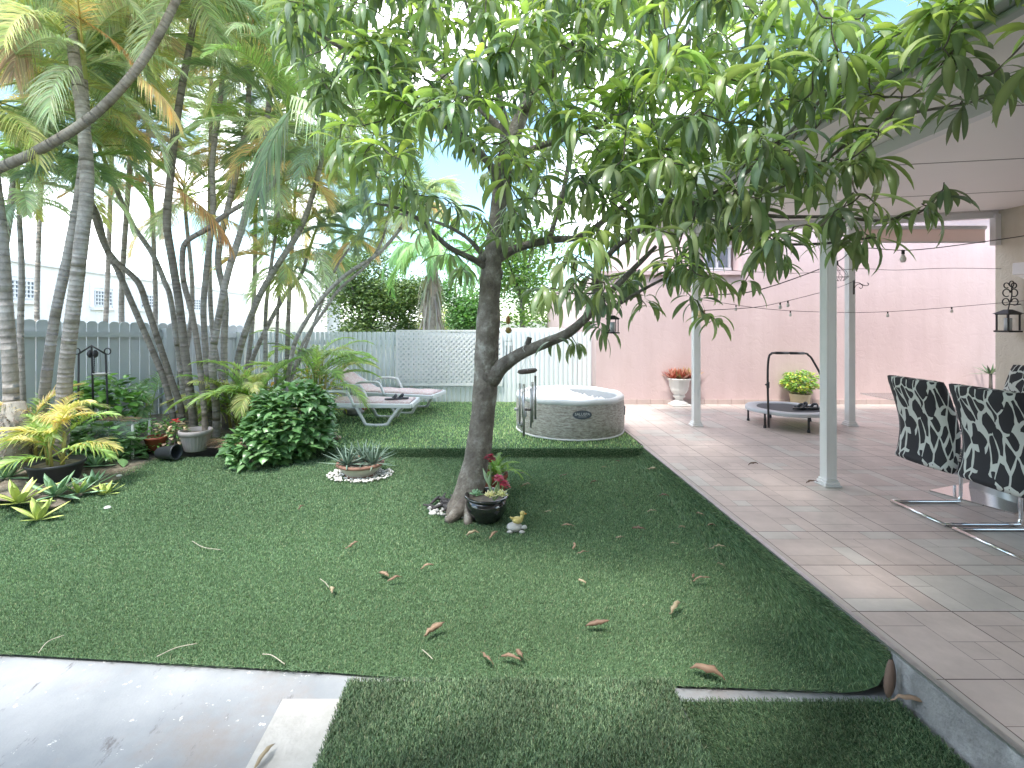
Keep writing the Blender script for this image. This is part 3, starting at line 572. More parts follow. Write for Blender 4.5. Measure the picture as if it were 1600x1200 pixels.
palm([(18, 650), (15, 560), (8, 470), (2, 380), (-8, 290), (-20, 190)], 5.2, 11, 'leftmost thick palm trunk, cut by the left edge of the photo', 1, cols=MIX1)
palm([(36, 650), (32, 520), (34, 430), (30, 335)], 5.7, 5, 'thin straight palm with its crown just above the white house roof at left', 1, nf=8, fl=.75, cols=(PALE, BLUE, PALE), ll=.24)
palm([(62, 690), (73, 585), (87, 490), (106, 400), (124, 300), (134, 205), (131, 125)], 5.5, 8, 'slightly thinner of the two palm trunks leaning right across the white house', 1, cols=MIX1)
palm([(95, 700), (103, 580), (115, 480), (127, 380), (136, 290), (130, 190), (116, 90), (108, 15)], 5.3, 11, 'thickest palm trunk of the clump, leaning right in front of the grey fence', 1, cols=MIX2, fl=1.6)
palm([(-260, 700), (-210, 480), (-130, 340), (-60, 290), (0, 262), (60, 235), (140, 185), (200, 125), (245, 60), (283, -15)], 4.9, 9, 'dark ringed palm stem lying steeply across the top left of the photo', 1, cols=MIX2, fl=1.5, gap=.045, tone=(.62, .6, .55))
palm([(283, 640), (267, 592), (245, 525), (230, 480), (215, 440), (180, 407), (160, 375), (141, 310), (133, 240), (126, 180)], 6.2, 5, 'thin dark palm stem bending left and crossing in front of the white house', 1, cols=MIX1, tone=(.6, .57, .52), gap=.05)
palm([(270, 650), (257, 595), (237, 545), (212, 487), (185, 425), (166, 388), (150, 330), (120, 290)], 6.25, 5, 'thin palm stem running just left of the bent dark stem', 1, cols=MIX3, tone=(.7, .67, .62), fl=1.2)
palm([(292, 650), (285, 600), (268, 475), (257, 440), (237, 395), (210, 355), (188, 310), (165, 255)], 6.8, 4.5, 'grey palm stem behind the others leaning left towards the sky gap', 1, cols=(PINK, GREEN, YEL, GREEN), fl=1.3)
palm([(302, 655), (292, 575), (280, 475), (270, 412), (261, 350), (265, 290), (271, 230), (282, 150), (300, 50), (308, -15)], 6.2, 6.5, 'tall upright dark ringed palm stem in the middle of the clump', 1, cols=MIX2, fl=1.5, tone=(.62, .6, .56), gap=.05)
palm([(320, 650), (315, 600), (310, 550), (300, 490), (287, 440), (285, 400), (292, 377), (325, 357), (350, 337), (390, 312), (428, 285), (440, 225)], 6.0, 4.7, 'crooked palm stem that kinks to the right at half height', 1, cols=MIX3, tone=(.65, .62, .58), gap=.05)
palm([(326, 640), (322, 560), (318, 480), (325, 400), (333, 330), (332, 250), (345, 150), (350, 50)], 6.6, 5, 'upright pale palm stem behind the crooked one', 1, cols=MIX1, fl=1.5)
palm([(338, 640), (332, 560), (345, 480), (358, 420), (380, 350), (400, 270), (418, 180), (425, 110)], 6.3, 6, 'palm stem with a big green crown hanging beside the mango leaves', 1, cols=(GREEN, BLUE, PALE, GREEN, LIME), fl=1.8, nf=12, ll=.42)
palm([(368, 640), (372, 560), (400, 475), (430, 420), (468, 360), (490, 300), (505, 240)], 6.9, 5.5, 'pale grey palm stem leaning right out of the bright areca fronds', 1, cols=(GREEN, BLUE, PALE, PALE), fl=1.6)
palm([(415, 620), (415, 500), (419, 450), (430, 370), (440, 305)], 7.1, 3.5, 'slim straight palm stem in the gap above the heart-leaf bush', 1, cols=(YEL, GREEN, TAN), fl=1.1)
palm([(431, 620), (432, 550), (435, 475), (441, 430)], 7.4, 3, 'slim short palm stem with yellowing fronds near the tree gap', 1, cols=(YEL, LIME, TAN), fl=.9, nf=7)
palm([(447, 615), (453, 572), (465, 525), (500, 470), (540, 430), (590, 397), (622, 362), (640, 335)], 6.5, 4, 'smooth grey palm stem arching far right over the loungers', 1, cols=(GREEN, PALE), fl=.8, nf=6, tone=(1, 1, 1))
palm([(452, 612), (472, 540), (507, 485), (530, 452), (575, 412), (597, 375), (605, 345)], 6.9, 2.8, 'thinner arching palm stem just behind the smooth grey one', 1, cols=(BLUE, PALE), fl=.8, nf=7)
palm([(352, 640), (350, 540), (352, 470), (341, 400), (362, 300), (385, 200), (390, 90)], 6.7, 5.5, 'palm stem rising to the top of the photo beside the mango crown', 1, cols=MIX2, fl=1.5)
palm([(440, 620), (470, 560), (520, 430), (548, 385)], 7.3, 2.6, 'small palm with wiry grey fronds against the blue sky gap', 1, cols=(BLUE, PALE, BLUE), fl=.7, nf=9, ll=.26)
palm([(10, 640), (-6, 500), (20, 300), (45, 120), (60, 20)], 6.3, 6, 'palm stem at the left edge whose crown spreads over the top left corner', 1, cols=MIX1, fl=1.7, nf=12)
palm([(380, 640), (395, 560), (440, 470), (470, 430), (480, 400)], 7.6, 4, 'short grey palm stem leaning right behind the areca fronds', 1, cols=(GREEN, YEL, LIME), fl=1.0, nf=9)
palm([(210, 640), (190, 500), (200, 300), (215, 120), (220, 30)], 7.6, 4.5, 'far thin palm stem near the grey fence post with a high crown', 1, cols=MIX2, fl=1.5, nf=11)
for (px_, py_, d_, lab_) in ((70, 150, 7.4, 'far palm crown filling the left of the clump behind the thick trunks'), (230, 180, 8.0, 'far palm crown in the middle of the clump behind the tall dark stem'), (330, 120, 7.8, 'far palm crown behind the crooked stem, high up'), (180, 60, 8.2, 'far palm crown near the top edge behind the leaning stem'), (400, 260, 8.0, 'far palm crown low at the right of the clump'), (460, 330, 7.9, 'lowest far palm crown at the right end of the clump'), (290, 330, 8.1, 'low far palm crown behind the middle stems')):
    palm([(px_+random.uniform(-30, 30), 640), (px_+random.uniform(-20, 20), 480), (px_, py_)], d_, 4, lab_, 1, cols=random.choice((MIX1, MIX2, MIX3)), fl=1.6, nf=15)
# hanging dead and bright fronds
def pfrond(name, a, b, d, c, label, L=None, ll=.3, nl=50, hang=.9, d2=None, lw=.011):
    A_ = P(*a, d); B_ = P(*b, d2 or d); v = B_-A_; az = math.atan2(v.y, v.x) if abs(v.x)+abs(v.y) > .02 else 0; el = math.asin(max(-1, min(1, v.z/v.length)))
    mb = MB(); frond(mb, A_, az, el+.35, v.length*1.02, .7, c, nl=nl, ll=ll, hang=hang, start=.05, lw=lw, vee=.1)
    o = mb.build(name, M_frond, origin=A_); tag(o, label, 'palm frond', 'hanging fronds of the palm clump'); return o
pfrond('palm_frond', (108, 22), (206, 118), 5.1, ORG, 'orange-brown dead frond lying along the dark stem in the top left', ll=.22, hang=.3)
pfrond('palm_frond', (213, 118), (268, 192), 5.0, TAN, 'pale straw-coloured dead frond hanging below the dark leaning stem', ll=.26)
pfrond('palm_frond', (272, 292), (352, 398), 5.9, ORG, 'orange drying frond hanging in the middle of the clump', ll=.28, hang=.8)
pfrond('palm_frond', (60, 20), (30, 120), 5.0, PINK, 'pinkish dead frond high at the left edge', ll=.3)
pfrond('palm_frond', (150, 5), (235, 70), 5.6, PINK, 'pinkish straw frond near the top edge above the leaning stem', ll=.34, hang=.3)
pfrond('palm_frond', (455, 150), (560, 245), 4.9, PALE, 'silvery green frond drooping beside the mango leaves', ll=.5, hang=1.0, d2=4.6, lw=.014)
pfrond('palm_frond', (455, 170), (420, 320), 5.2, BLUE, 'long blue-green frond hanging straight down left of the mango leaves', ll=.5, hang=1.2, lw=.013)
pfrond('palm_frond', (520, 190), (560, 330), 5.3, (.05, .09, .05), 'dark green frond hanging below the silvery one', ll=.42, hang=1.2, lw=.013)
pfrond('palm_frond', (440, 405), (470, 490), 6.9, YEL, 'yellow frond curving down in front of the pale tower', ll=.26, hang=.9)
pfrond('palm_frond', (300, 330), (395, 380), 6.5, TAN, 'brownish frond with pink tips crossing the crooked stem', ll=.3, hang=.7)
# areca clumps low down
def areca(name, c, nf, L, cols, label, el=(.5, 1.4), droop=(1.0, 1.9), ll=.24, stems=True, z=.0, cat='palm shrub'):
    t = thing(name, c, label, cat); mb = MB()
    for i in range(nf):
        frond(mb, (c[0]+random.uniform(-.12, .12), c[1]+random.uniform(-.1, .1), c[2]+z+random.uniform(0, .25)), random.uniform(0, 6.28), random.uniform(*el), L*random.uniform(.7, 1.15), random.uniform(*droop), random.choice(cols), nl=34, ll=ll*random.uniform(.8, 1.15), lw=.009, start=.3, hang=.6)
    mb.build('fronds', M_frond, t)
    mb = MB()
    for i in range(max(4, nf//3)):
        a = random.uniform(0, 6.28); mb.tube([(c[0]+.08*math.cos(a), c[1]+.08*math.sin(a), c[2]), (c[0]+.13*math.cos(a), c[1]+.13*math.sin(a), c[2]+z+.3)], [.018, .012], 6, col=(1.1, 1.0, .35))
    mb.build('stems', M_pb, t); return t
BR = (LIME, (.21, .28, .08), (.13, .2, .06), YEL)
areca('areca_palm', (-2.95, 6.35, .0), 26, .95, BR, 'dense bright yellow-green areca palm in the middle of the bed, behind the ribbed pot', z=.2)
areca('areca_palm', (-3.35, 6.6, .0), 18, .9, BR, 'leafy green areca palm growing round the crooked stems', z=.1)
areca('areca_palm', (-2.5, 7.3, .0), 18, 1.1, BR, 'areca palm with arching fronds behind the heart-leaf bush', z=.4)
areca('areca_palm', (-4.75, 6.9, .0), 10, .95, (GREEN, (.12, .2, .08)), 'thin dark green areca palm against the grey fence post', z=.1)
areca('areca_palm', (-2.75, 7.9, .0), 14, 1.2, (LIME, GREEN), 'tall green areca palm at the left end of the metal fence', z=.6)
# far palm with shaggy skirt
t = thing('fan_palm', (-1.55, 14, 0), 'tall shaggy-trunked palm rising beyond the metal fence', 'palm tree')
mb = MB(); c0 = P(675, 520, 14); bt = Vector((c0.x, 14, -.3)); mb.tube(smooth_path([bt, (c0.x, 14, 1.1), (c0.x-.02, 14, 2.0), (c0.x+.02, 14, 2.7), (c0.x, 14, 3.35)], 4), list(np.interp(np.linspace(0, 1, 17), [0, .4, .7, 1], [.3, .26, .17, .14])), 14)
for i in range(3): mb.C[-1][:] = (1, .95, .9)
mb.build('trunk', M_pb, t)
mb = MB(); K = 150; a = RNG.uniform(0, 6.28, K); z = RNG.uniform(1.3, 3.0, K); rr = np.interp(z, [1.2, 2, 3], [.26, .13, .12]); leaves(mb, np.stack([c0.x+rr*np.cos(a), 14+rr*np.sin(a), z], 1), a, np.full(K, -1.1), np.full(K, .45), RNG.uniform(.4, 1.0, K), np.full(K, .03), [.6, 1, .4], vary((.20, .185, .17), K), fold=.3, n=4)
mb.build('dead_skirt', M_leaf, t)
mb = MB()
for i in range(24): frond(mb, (c0.x, 14, 3.35), i*2.4, random.uniform(-.1, 1.25), random.uniform(1.8, 2.3), random.uniform(1.7, 2.5), random.choice([(.09, .17, .07), (.13, .22, .08)]), nl=60, ll=.36, lw=.02, vee=.3, hang=.8)
mb.build('crown', M_frond, t)
areca('fan_palm', (-1.25, 21, 0), 12, 1.4, ((.2, .26, .1), (.16, .22, .08)), 'small far palm just right of the shaggy-trunked one', z=1.3, cat='palm tree')
# ------------------------------------------------------------ mango tree
M_mbark = palmbark('mango_bark', (.10, .08, .07), (.21, .185, .16), 30); M_mbark.node_tree.nodes['Bump'].inputs['Strength'].default_value = 1; M_mbark.node_tree.nodes['Bump'].inputs['Distance'].default_value = .015
M_mleaf = leafmat('mango_leaf', rough=.32, trans=.42, spec=.55, ttint=(1.25, 1.35, .65), gain=1.75)
tree = thing('mango_tree', tuple(GL(722, 806)), 'mango tree with leaning trunk and drooping glossy leaves, in the middle of the lawn', 'tree')
def pp(l): return [P(*q[:3]) for q in l]
def br(mb, l, k=5, n=10, tone=1.0):
    p = smooth_path(pp(l), k); d = np.interp(np.linspace(0, 1, len(p)), np.linspace(0, 1, len(l)), [q[2] for q in l]); r = np.interp(np.linspace(0, 1, len(p)), np.linspace(0, 1, len(l)), [q[3] for q in l])*d/F
    r = r*(1+.02*np.sin(np.arange(len(p))*1.1)+.015*RNG.normal(size=len(p))); mb.tube(p, r, n, True, (tone,)*3); return p
T0 = [(718, 822, 4.24, 34), (724, 800, 4.25, 27), (735, 760, 4.26, 22), (748, 700, 4.27, 19.5), (757, 620, 4.27, 18.5), (760, 560, 4.27, 18.5), (763, 500, 4.27, 18), (767, 430, 4.27, 16), (774, 370, 4.27, 13.5), (782, 300, 4.27, 12), (795, 235, 4.3, 12), (815, 180, 4.3, 11), (835, 130, 4.3, 9), (850, 60, 4.3, 6), (860, -20, 4.3, 4)]
mb = MB(); br(mb, T0, 6, 20)
for q in ([(735, 770, 4.2, 9), (715, 800, 4.1, 10), (698, 815, 4.02, 6)], [(728, 780, 4.2, 9), (712, 808, 4.28, 8), (690, 812, 4.35, 3)], [(735, 770, 4.2, 9), (732, 810, 4.05, 8), (728, 824, 4.0, 4)], [(740, 775, 4.3, 10), (752, 800, 4.3, 8), (765, 808, 4.3, 3)]): br(mb, q, 5, 9)
for (x, y, r) in ((763, 586, 21), (774, 428, 14), (756, 404, 11), (742, 690, 5)): mb.blob(P(x, y, 4.26), r*.9*4.24/F, jit=.03, col=(.8,)*3)
mb.build('trunk', M_mbark, tree)
BRS = [
 [(765, 592, 4.25, 17), (785, 572, 4.2, 11.5), (815, 552, 4.1, 9.5), (850, 537, 4.0, 8.5), (888, 520, 3.95, 8), (920, 492, 3.9, 6.5), (934, 475, 3.85, 6)],
 [(934, 475, 3.85, 5.5), (931, 440, 3.8, 5), (945, 405, 3.7, 4.5), (985, 370, 3.6, 4.5), (1060, 328, 3.4, 4), (1130, 295, 3.2, 3.5), (1200, 240, 3, 3), (1290, 150, 2.8, 2.4), (1380, 80, 2.6, 1.5)],
 [(932, 478, 3.85, 5), (965, 445, 3.85, 5), (1000, 410, 3.8, 4), (1025, 385, 3.8, 3)],
 [(930, 480, 3.9, 4), (960, 478, 3.85, 3), (1000, 455, 3.75, 2.6), (1050, 430, 3.6, 2), (1100, 415, 3.5, 1.5)],
 [(768, 424, 4.27, 8), (745, 408, 4.2, 5), (700, 385, 4.1, 4), (660, 347, 4.0, 3.4), (620, 325, 3.9, 2.4), (585, 318, 3.8, 1.5)],
 [(760, 404, 4.27, 5), (730, 372, 4.25, 3), (695, 352, 4.3, 2.6), (655, 340, 4.4, 2), (600, 330, 4.6, 1.5)],
 [(770, 408, 4.27, 9), (810, 387, 4.25, 6.5), (860, 375, 4.2, 6), (905, 370, 4.2, 5), (950, 340, 4.1, 4.5), (1000, 300, 3.9, 4), (1040, 260, 3.8, 3), (1090, 200, 3.6, 2)],
 [(785, 300, 4.27, 8), (760, 250, 4.0, 6), (700, 200, 3.7, 5), (620, 130, 3.3, 4), (540, 80, 3.0, 3), (480, 40, 2.9, 2)],
 [(792, 250, 4.3, 7), (850, 226, 3.9, 5), (930, 200, 3.6, 4), (1010, 140, 3.3, 3), (1080, 60, 3.1, 2)],
 [(1000, 312, 3.65, 4), (1100, 318, 3.4, 3.5), (1200, 337, 3.2, 3), (1300, 339, 3.0, 2.6), (1375, 345, 2.9, 2.2), (1412, 337, 2.8, 2), (1440, 330, 2.75, 1.6), (1472, 298, 2.7, 1.2)],
 [(1130, 295, 3.2, 3), (1200, 300, 3.0, 2.6), (1290, 250, 2.8, 2.4), (1362, 195, 2.6, 2.2), (1450, 172, 2.5, 2), (1525, 157, 2.4, 1.8), (1600, 117, 2.2, 1.4), (1680, 90, 2.1, 1)],
 [(818, 175, 4.3, 8), (860, 120, 3.9, 5), (900, 60, 3.6, 4), (950, 0, 3.3, 3)],
 [(800, 220, 4.3, 6), (740, 160, 4.4, 5), (680, 110, 4.6, 4), (620, 60, 4.8, 3)],
 [(1060, 328, 3.4, 3), (1130, 350, 3.35, 2.4), (1200, 378, 3.25, 2.2), (1275, 381, 3.1, 2), (1365, 371, 2.95, 1.4)],
 [(1190, 300, 3.0, 2.5), (1260, 215, 2.9, 2.2), (1330, 140, 2.8, 2), (1400, 75, 2.6, 1.6), (1470, 55, 2.5, 1.3), (1570, 14, 2.3, 1)],
 [(858, 375, 4.2, 4), (880, 300, 4.4, 4), (900, 220, 4.7, 3), (960, 120, 5.0, 3), (1000, 40, 5.2, 2)],
 [(783, 168, 4.1, 6), (788, 200, 4.15, 7), (784, 280, 4.25, 8)],
 [(783, 170, 4.1, 6), (770, 100, 3.9, 4), (740, 40, 3.8, 3), (720, -20, 3.7, 2)],
]
nodes = []; 
for bi, l_ in enumerate(BRS):
    mb = MB(); p = br(mb, l_, 6, 10, .72 if bi else .8)
    if bi == 0: br(mb, [(826, 545, 4.07, 6), (826, 534, 4.06, 4.5), (828, 527, 4.06, 4)], 3, 7, .5)
    mb.build('branch', M_mbark, tree); nodes += [tuple(x) for x in p[3:]]
nodes += [tuple(x) for x in smooth_path(pp(T0[9:]), 6)]
nodes = np.array(nodes)
# twig tips through the crown
lowx = [440, 470, 520, 560, 600, 640, 680, 720, 745, 770, 800, 860, 900, 930, 970, 1020, 1060, 1100, 1150, 1200, 1240, 1290, 1330, 1380, 1430, 1450, 1520, 1620]
lowy = [60, 100, 230, 255, 290, 330, 340, 350, 330, 400, 440, 470, 490, 480, 460, 450, 430, 440, 430, 385, 375, 360, 340, 335, 320, 150, 130, 90]
tips = []; tries = 0
def clear(x, y):
    e = lambda cx, cy, rx, ry: ((x-cx)/rx)**2+((y-cy)/ry)**2 < 1
    return e(700, 262, 62, 42) or e(590, 350, 60, 60) or e(1000, 385, 32, 18) or e(905, 410, 34, 22) or e(1475, 250, 70, 60) or e(1570, 60, 50, 60) or e(820, 400, 30, 26) or e(730, 300, 40, 25)
while len(tips) < 1060 and tries < 60000:
    tries += 1; x = random.uniform(430, 1640); y = random.uniform(-170, 500)
    if y > np.interp(x, lowx, lowy) or clear(x, y): continue
    if x > 1400 and random.random() < .6: continue
    if x > 1130 and random.random() < .64: continue
    if x > 1300 and y > 200 and random.random() < .4: continue
    if y > 330 and random.random() < .35: continue
    d = random.uniform(2.5, 5.4)
    if x < 640: d = random.uniform(2.7, 4.6)
    if x > 1000: d = random.uniform(2.3, 4.4)
    if x > 1180: d = random.uniform(2.1, 3.2)
    if x > 760+2.1*F/d: d = 2.05*F/(x-760)*random.uniform(.9, 1)
    if x > 1100 and y < 480: d = min(d, max(2.05*F/(x-760), 0) if y > 60 else d)
    p = np.array(P(x, y, d))
    if p[0] > 1.6 and p[2] > 2.65 and p[0] > 2.0: continue
    if len(tips) and np.min(np.linalg.norm(np.array(tips)-p, axis=1)) < .06: continue
    dn = np.min(np.linalg.norm(nodes-p, axis=1))
    if dn > 1.3: continue
    tips.append(tuple(p))
fix = [(1385, 335, 2.85), (1440, 318, 2.75), (1500, 150, 2.4), (1560, 100, 2.3), (1300, 370, 3.05), (1340, 375, 3.0), (1372, 372, 2.95), (1120, 500, 3.5), (1010, 480, 3.7), (1160, 440, 3.4), (870, 525, 3.95), (905, 540, 3.9), (940, 520, 3.9), (660, 345, 4.0), (690, 400, 4.1), (720, 430, 4.15), (1060, 440, 3.6), (1220, 415, 3.2), (1475, 285, 2.7), (640, 310, 3.9), (590, 320, 3.8), (1090, 470, 3.5), (985, 440, 3.8)]
tips += [tuple(P(*q)) for q in fix]
tips = np.array(tips); order = np.argsort([np.min(np.linalg.norm(nodes-p, axis=1)) for p in tips])
tw = MB(); NP = nodes.copy(); TD = []
for i in order:
    p = tips[i]; dd = np.linalg.norm(NP-p, axis=1)+np.where(NP[:, 2] > p[2]+.25, .25, 0); a = NP[np.argmin(dd)]; v = p-a; L = np.linalg.norm(v)
    mid1 = a+v*.35+np.array((0, 0, -.10*L))+RNG.normal(size=3)*.05*L; mid2 = a+v*.72+np.array((0, 0, -.06*L))+RNG.normal(size=3)*.05*L
    path = smooth_path([a, mid1, mid2, p], 4); r0 = .0035+.005*min(1, L); tw.tube(path, np.linspace(r0, .0028, len(path)), 5, False, (.55, .55, .5)); NP = np.vstack([NP, path[3:]]); TD.append((p, unit(path[-1]-path[-3])))
tag(tw.build('twigs', M_mbark, tree), kind='stuff')
LB = []; LA = []; LE = []; LBd = []; LL = []; LW = []; LC = []
MG = np.array([(.105, .145, .07), (.13, .175, .08), (.085, .12, .075), (.15, .205, .075), (.20, .265, .085)])
for p, dr in TD:
    young = random.random() < (.30 if p[2] > 2.35 else .07); K = random.randint(7, 12); a0 = random.uniform(0, 6.28); base = 4 if young and random.random() < .5 else (3 if young else RNG.choice(4, p=[.4, .28, .27, .05])); sz = random.uniform(.85, 1.15)
    for k in range(K):
        LB.append(p-dr*random.uniform(0, .09)); LA.append(a0+k*2.4+random.uniform(-.3, .3)); LE.append(random.uniform(-.8, .4) if not young else random.uniform(0, .9)); LBd.append(random.uniform(.9, 2.0)); LL.append(sz*random.uniform(.14, .265)); LW.append(sz*random.uniform(.014, .024))
        LC.append(MG[base]*random.uniform(.75, 1.25)*np.array((random.uniform(.9, 1.12), 1, random.uniform(.8, 1.25))))
mb = MB(); K = len(LB); leaves(mb, np.array(LB), np.array(LA), np.array(LE), np.array(LBd), np.array(LL), np.array(LW), [.12, .3, .82, 1, .92, .62, .06], np.array(LC), fold=.32, n=8, twist=RNG.uniform(-.5, .5, K))
mb.build('leaves', M_mleaf, tree)
print('mango', len(tips), K)
# ------------------------------------------------------------ shrubs with heart leaves
M_gloss = leafmat('glossy_leaf', rough=.3, trans=.25, spec=.5, gain=1.6)
def hshrub(name, c, r, K, ls, cols, label, cat='shrub', prof=(.2, .95, 1, .7, .3, .04), wd=.42, top=.9, stems=10, zmin=-.14, bend=(.2, 1.2)):
    t = thing(name, (c[0], c[1], 0), label, cat); c = np.array(c, float); r = np.array(r, float)
    d = unit(RNG.normal(size=(K, 3))); rad = RNG.uniform(.5, 1.0, (K, 1))**.5*(1+.12*np.sin(d[:, :1]*5+d[:, 2:]*7)); P0 = c+d*r*rad; az = np.arctan2(d[:, 1], d[:, 0])+RNG.normal(0, .5, K)
    ok = P0[:, 2] > zmin+ls*.4; P0 = P0[ok]; az = az[ok]; n_ = len(P0); tone = .75+.5*(rad[ok]-.7)
    col = np.array(cols)[RNG.integers(0, len(cols), n_)]*RNG.uniform(.75, 1.25, (n_, 1)); mb = MB()
    leaves(mb, P0, az, RNG.uniform(-.5, .8, n_), RNG.uniform(*bend, n_), ls*RNG.uniform(.6, 1.25, n_), ls*wd*RNG.uniform(.7, 1.2, n_), prof, col, fold=.22, n=7, twist=RNG.uniform(-.4, .4, n_)); mb.build('foliage', M_gloss, t)
    mb = MB()
    for i in range(stems):
        a = random.uniform(0, 6.28); q = c+np.array((math.cos(a)*r[0], math.sin(a)*r[1], r[2]*random.uniform(0, .6)))*.6; mb.tube(smooth_path([(c[0]+.1*math.cos(a), c[1]+.1*math.sin(a), zmin), (c*.6+q*.4)*np.array((1, 1, .8)), q], 4), .006, 5, col=(.6, .8, .4))
    mb.build('stems', M_bark, t); return t
HG = [(.07, .15, .055), (.10, .20, .075), (.05, .11, .04), (.13, .23, .10)]
hshrub('heart_leaf_bush', (-2.30, 5.82, .27), (.48, .42, .47), 1500, .125, HG, 'large mounded heart-leaf bush spilling over the step of the raised lawn')
hshrub('heart_leaf_bush', (-2.55, 5.52, .08), (.34, .26, .26), 450, .115, HG, 'smaller heart-leaf bush spreading left of the large mounded one')
hshrub('potted_vine', (-4.95, 6.35, .30), (.5, .35, .5), 650, .12, [(.08, .18, .04), (.12, .25, .05), (.16, .30, .07), (.06, .13, .04)], 'bright green heart-leaf vine climbing at the grey fence by the iron feeder')
hshrub('heart_leaf_bush', (-4.45, 5.6, .06), (.50, .25, .25), 450, .12, HG, 'dark low heart-leaf plants behind and under the glass side table')
hshrub('croton_shrub', (-2.75, 7.5, .35), (.6, .35, .42), 700, .10, [(.14, .24, .04), (.10, .2, .04), (.42, .40, .05), (.30, .32, .06), (.5, .28, .08)], 'yellow and green croton shrub behind the heart-leaf bush', prof=(.2, .8, 1, .8, .4, .05), wd=.22)
hshrub('low_shrub', (-4.05, 6.0, .08), (.35, .3, .22), 450, .06, [(.07, .17, .04), (.1, .22, .05)], 'small-leaved green shrub between the glass table and the red pot', wd=.25)
# ------------------------------------------------------------ agaves and succulents
M_agave = leafmat('agave_leaf', rough=.5, trans=.04, spec=.3, gain=1.35)
def rosette(mb, c, K, L, W, cols, el=(.15, 1.4), bend=.25, prof=(.7, .85, 1, .8, .5, .04), thick=.25):
    i = np.arange(K); f = (i+.5)/K; az = i*2.4+RNG.normal(0, .12, K); e = el[0]+(el[1]-el[0])*f+RNG.normal(0, .07, K); col = np.array(cols)[RNG.integers(0, len(cols), K)]*RNG.uniform(.85, 1.15, (K, 1))
    b0 = np.array(c)+np.stack([np.cos(az)*.02, np.sin(az)*.02, f*.02], 1)
    leaves(mb, b0, az, e, RNG.uniform(-.4, 1, K)*bend, L*(1-.35*f)*RNG.uniform(.85, 1.1, K), np.full(K, W), prof, col, n=7, spike=True, thick=thick)
M_stem_green = mat('agave_core', (.2, .24, .15))
M_bowl = mat('cream_glaze', (.58, .56, .48), (.48, .46, .40), scale=9, rough=.5, bump=.2); M_brown = mat('brown_clay', (.28, .15, .11), (.22, .12, .09), scale=12, rough=.7)
v = GL(563, 743)
t = thing('agave_bowl', tuple(v), 'wide cream bowl with brown rim on white pebbles at the lawn step', 'plant pot')
mb = MB(); mb.lathe([(.0, .0), (.145, .0), (.15, .03), (.20, .075), (.232, .12), (.236, .135), (.22, .135), (.2, .11)], v, 36); mb.build('bowl', M_bowl, t)
mb = MB(); mb.lathe([(.237, .118), (.246, .122), (.248, .14), (.236, .15), (.215, .148), (.21, .135)], v, 36); mb.lathe([(.12, .0), (.152, -.002), (.156, .02), (.15, .028)], v, 36); mb.build('rim', M_brown, t)
mb = MB(); mb.lathe([(.001, .125), (.21, .122)], v, 24); mb.build('potting_soil', M_soil, t)
AG = [(.13, .19, .15), (.17, .23, .18), (.10, .15, .12)]
for k, (dx, dy, K, L, lab) in enumerate(((-.12, -.06, 34, .30, 'widest spiky grey-green agave on the left side of the cream bowl'), (.02, .08, 26, .32, 'middle agave standing at the back of the cream bowl'), (.14, -.02, 30, .32, 'right-hand spiky agave in the cream bowl'))):
    mb = MB(); c = (v.x+dx, v.y+dy, v.z+.13); rosette(mb, c, K, L, .013, AG, el=(.0, 1.35), prof=(.8, 1, .8, .5, .04)); tag(mb.build('agave', M_agave, origin=c), lab, 'succulent', 'agaves in the cream bowl')
# pebbles
M_peb = tintmat('pebble', rough=.7, noise=.1)
def pebbles(name, c, rx, ry, K, s, label, cols=((.72, .71, .68), (.6, .58, .55), (.8, .8, .78)), hole=.1):
    mb = MB()
    for i in range(K):
        a = random.uniform(0, 6.28); q = math.sqrt(random.uniform(hole, 1)); z = zl(c[1]) if c[1] < 5.78 else 0
        mb.blob((c[0]+rx*q*math.cos(a), c[1]+ry*q*math.sin(a), z+.012+random.uniform(0, .012)), (s*random.uniform(.6, 1.3), s*random.uniform(.6, 1.3), s*random.uniform(.4, .7)), 7, 5, .08, random.choice(cols))
    tag(mb.build(name, M_peb), label, 'pebbles', kind='stuff')
pebbles('white_pebbles', (v.x, v.y-.0), .34, .26, 420, .014, 'white pebbles ringing the cream agave bowl', hole=.12)
tr = GL(705, 800); pebbles('white_pebbles', (tr.x+.03, tr.y+.02), .22, .18, 90, .018, 'grey and white pebbles round the foot of the mango trunk', cols=((.5, .5, .48), (.65, .64, .62), (.3, .3, .3)))
mb = MB(); M_darkbark = mat('dark_bark_chip', (.035, .032, .035), (.07, .065, .07), scale=20, rough=.8)
for i in range(26):
    a = random.uniform(0, 6.28); q = random.uniform(.02, .2); c = np.array((tr.x+.0+q*math.cos(a), tr.y+.1+q*.8*math.sin(a), zl(tr.y)+.03+random.uniform(0, .02))); b_ = random.uniform(0, 3.14); dv = np.array((math.cos(b_), math.sin(b_), random.uniform(-.1, .25)))*random.uniform(.04, .09); mb.tube([c-dv, c, c+dv], [.008, .014, .007], 6)
tag(mb.build('bark_mulch', M_darkbark), 'dark bark pieces heaped left of the mango trunk', 'mulch', kind='stuff')
for (x, y, s, lab) in ((676, 804, .035, 'large white stone left of the mango trunk'), (186, 745, .03, 'white stone on the lawn beside the left bed'), (168, 795, .03, 'white stone nearest the camera by the aloe plants'), (738, 706, .015, None)):
    if lab: c = GL(x, y); mb = MB(); mb.blob((c.x, c.y, c.z+s*.35), (s, s*.8, s*.5), 12, 8, .03, (.75, .75, .74)); tag(mb.build('white_stone', M_peb, origin=c), lab, 'stone', 'loose white stones')
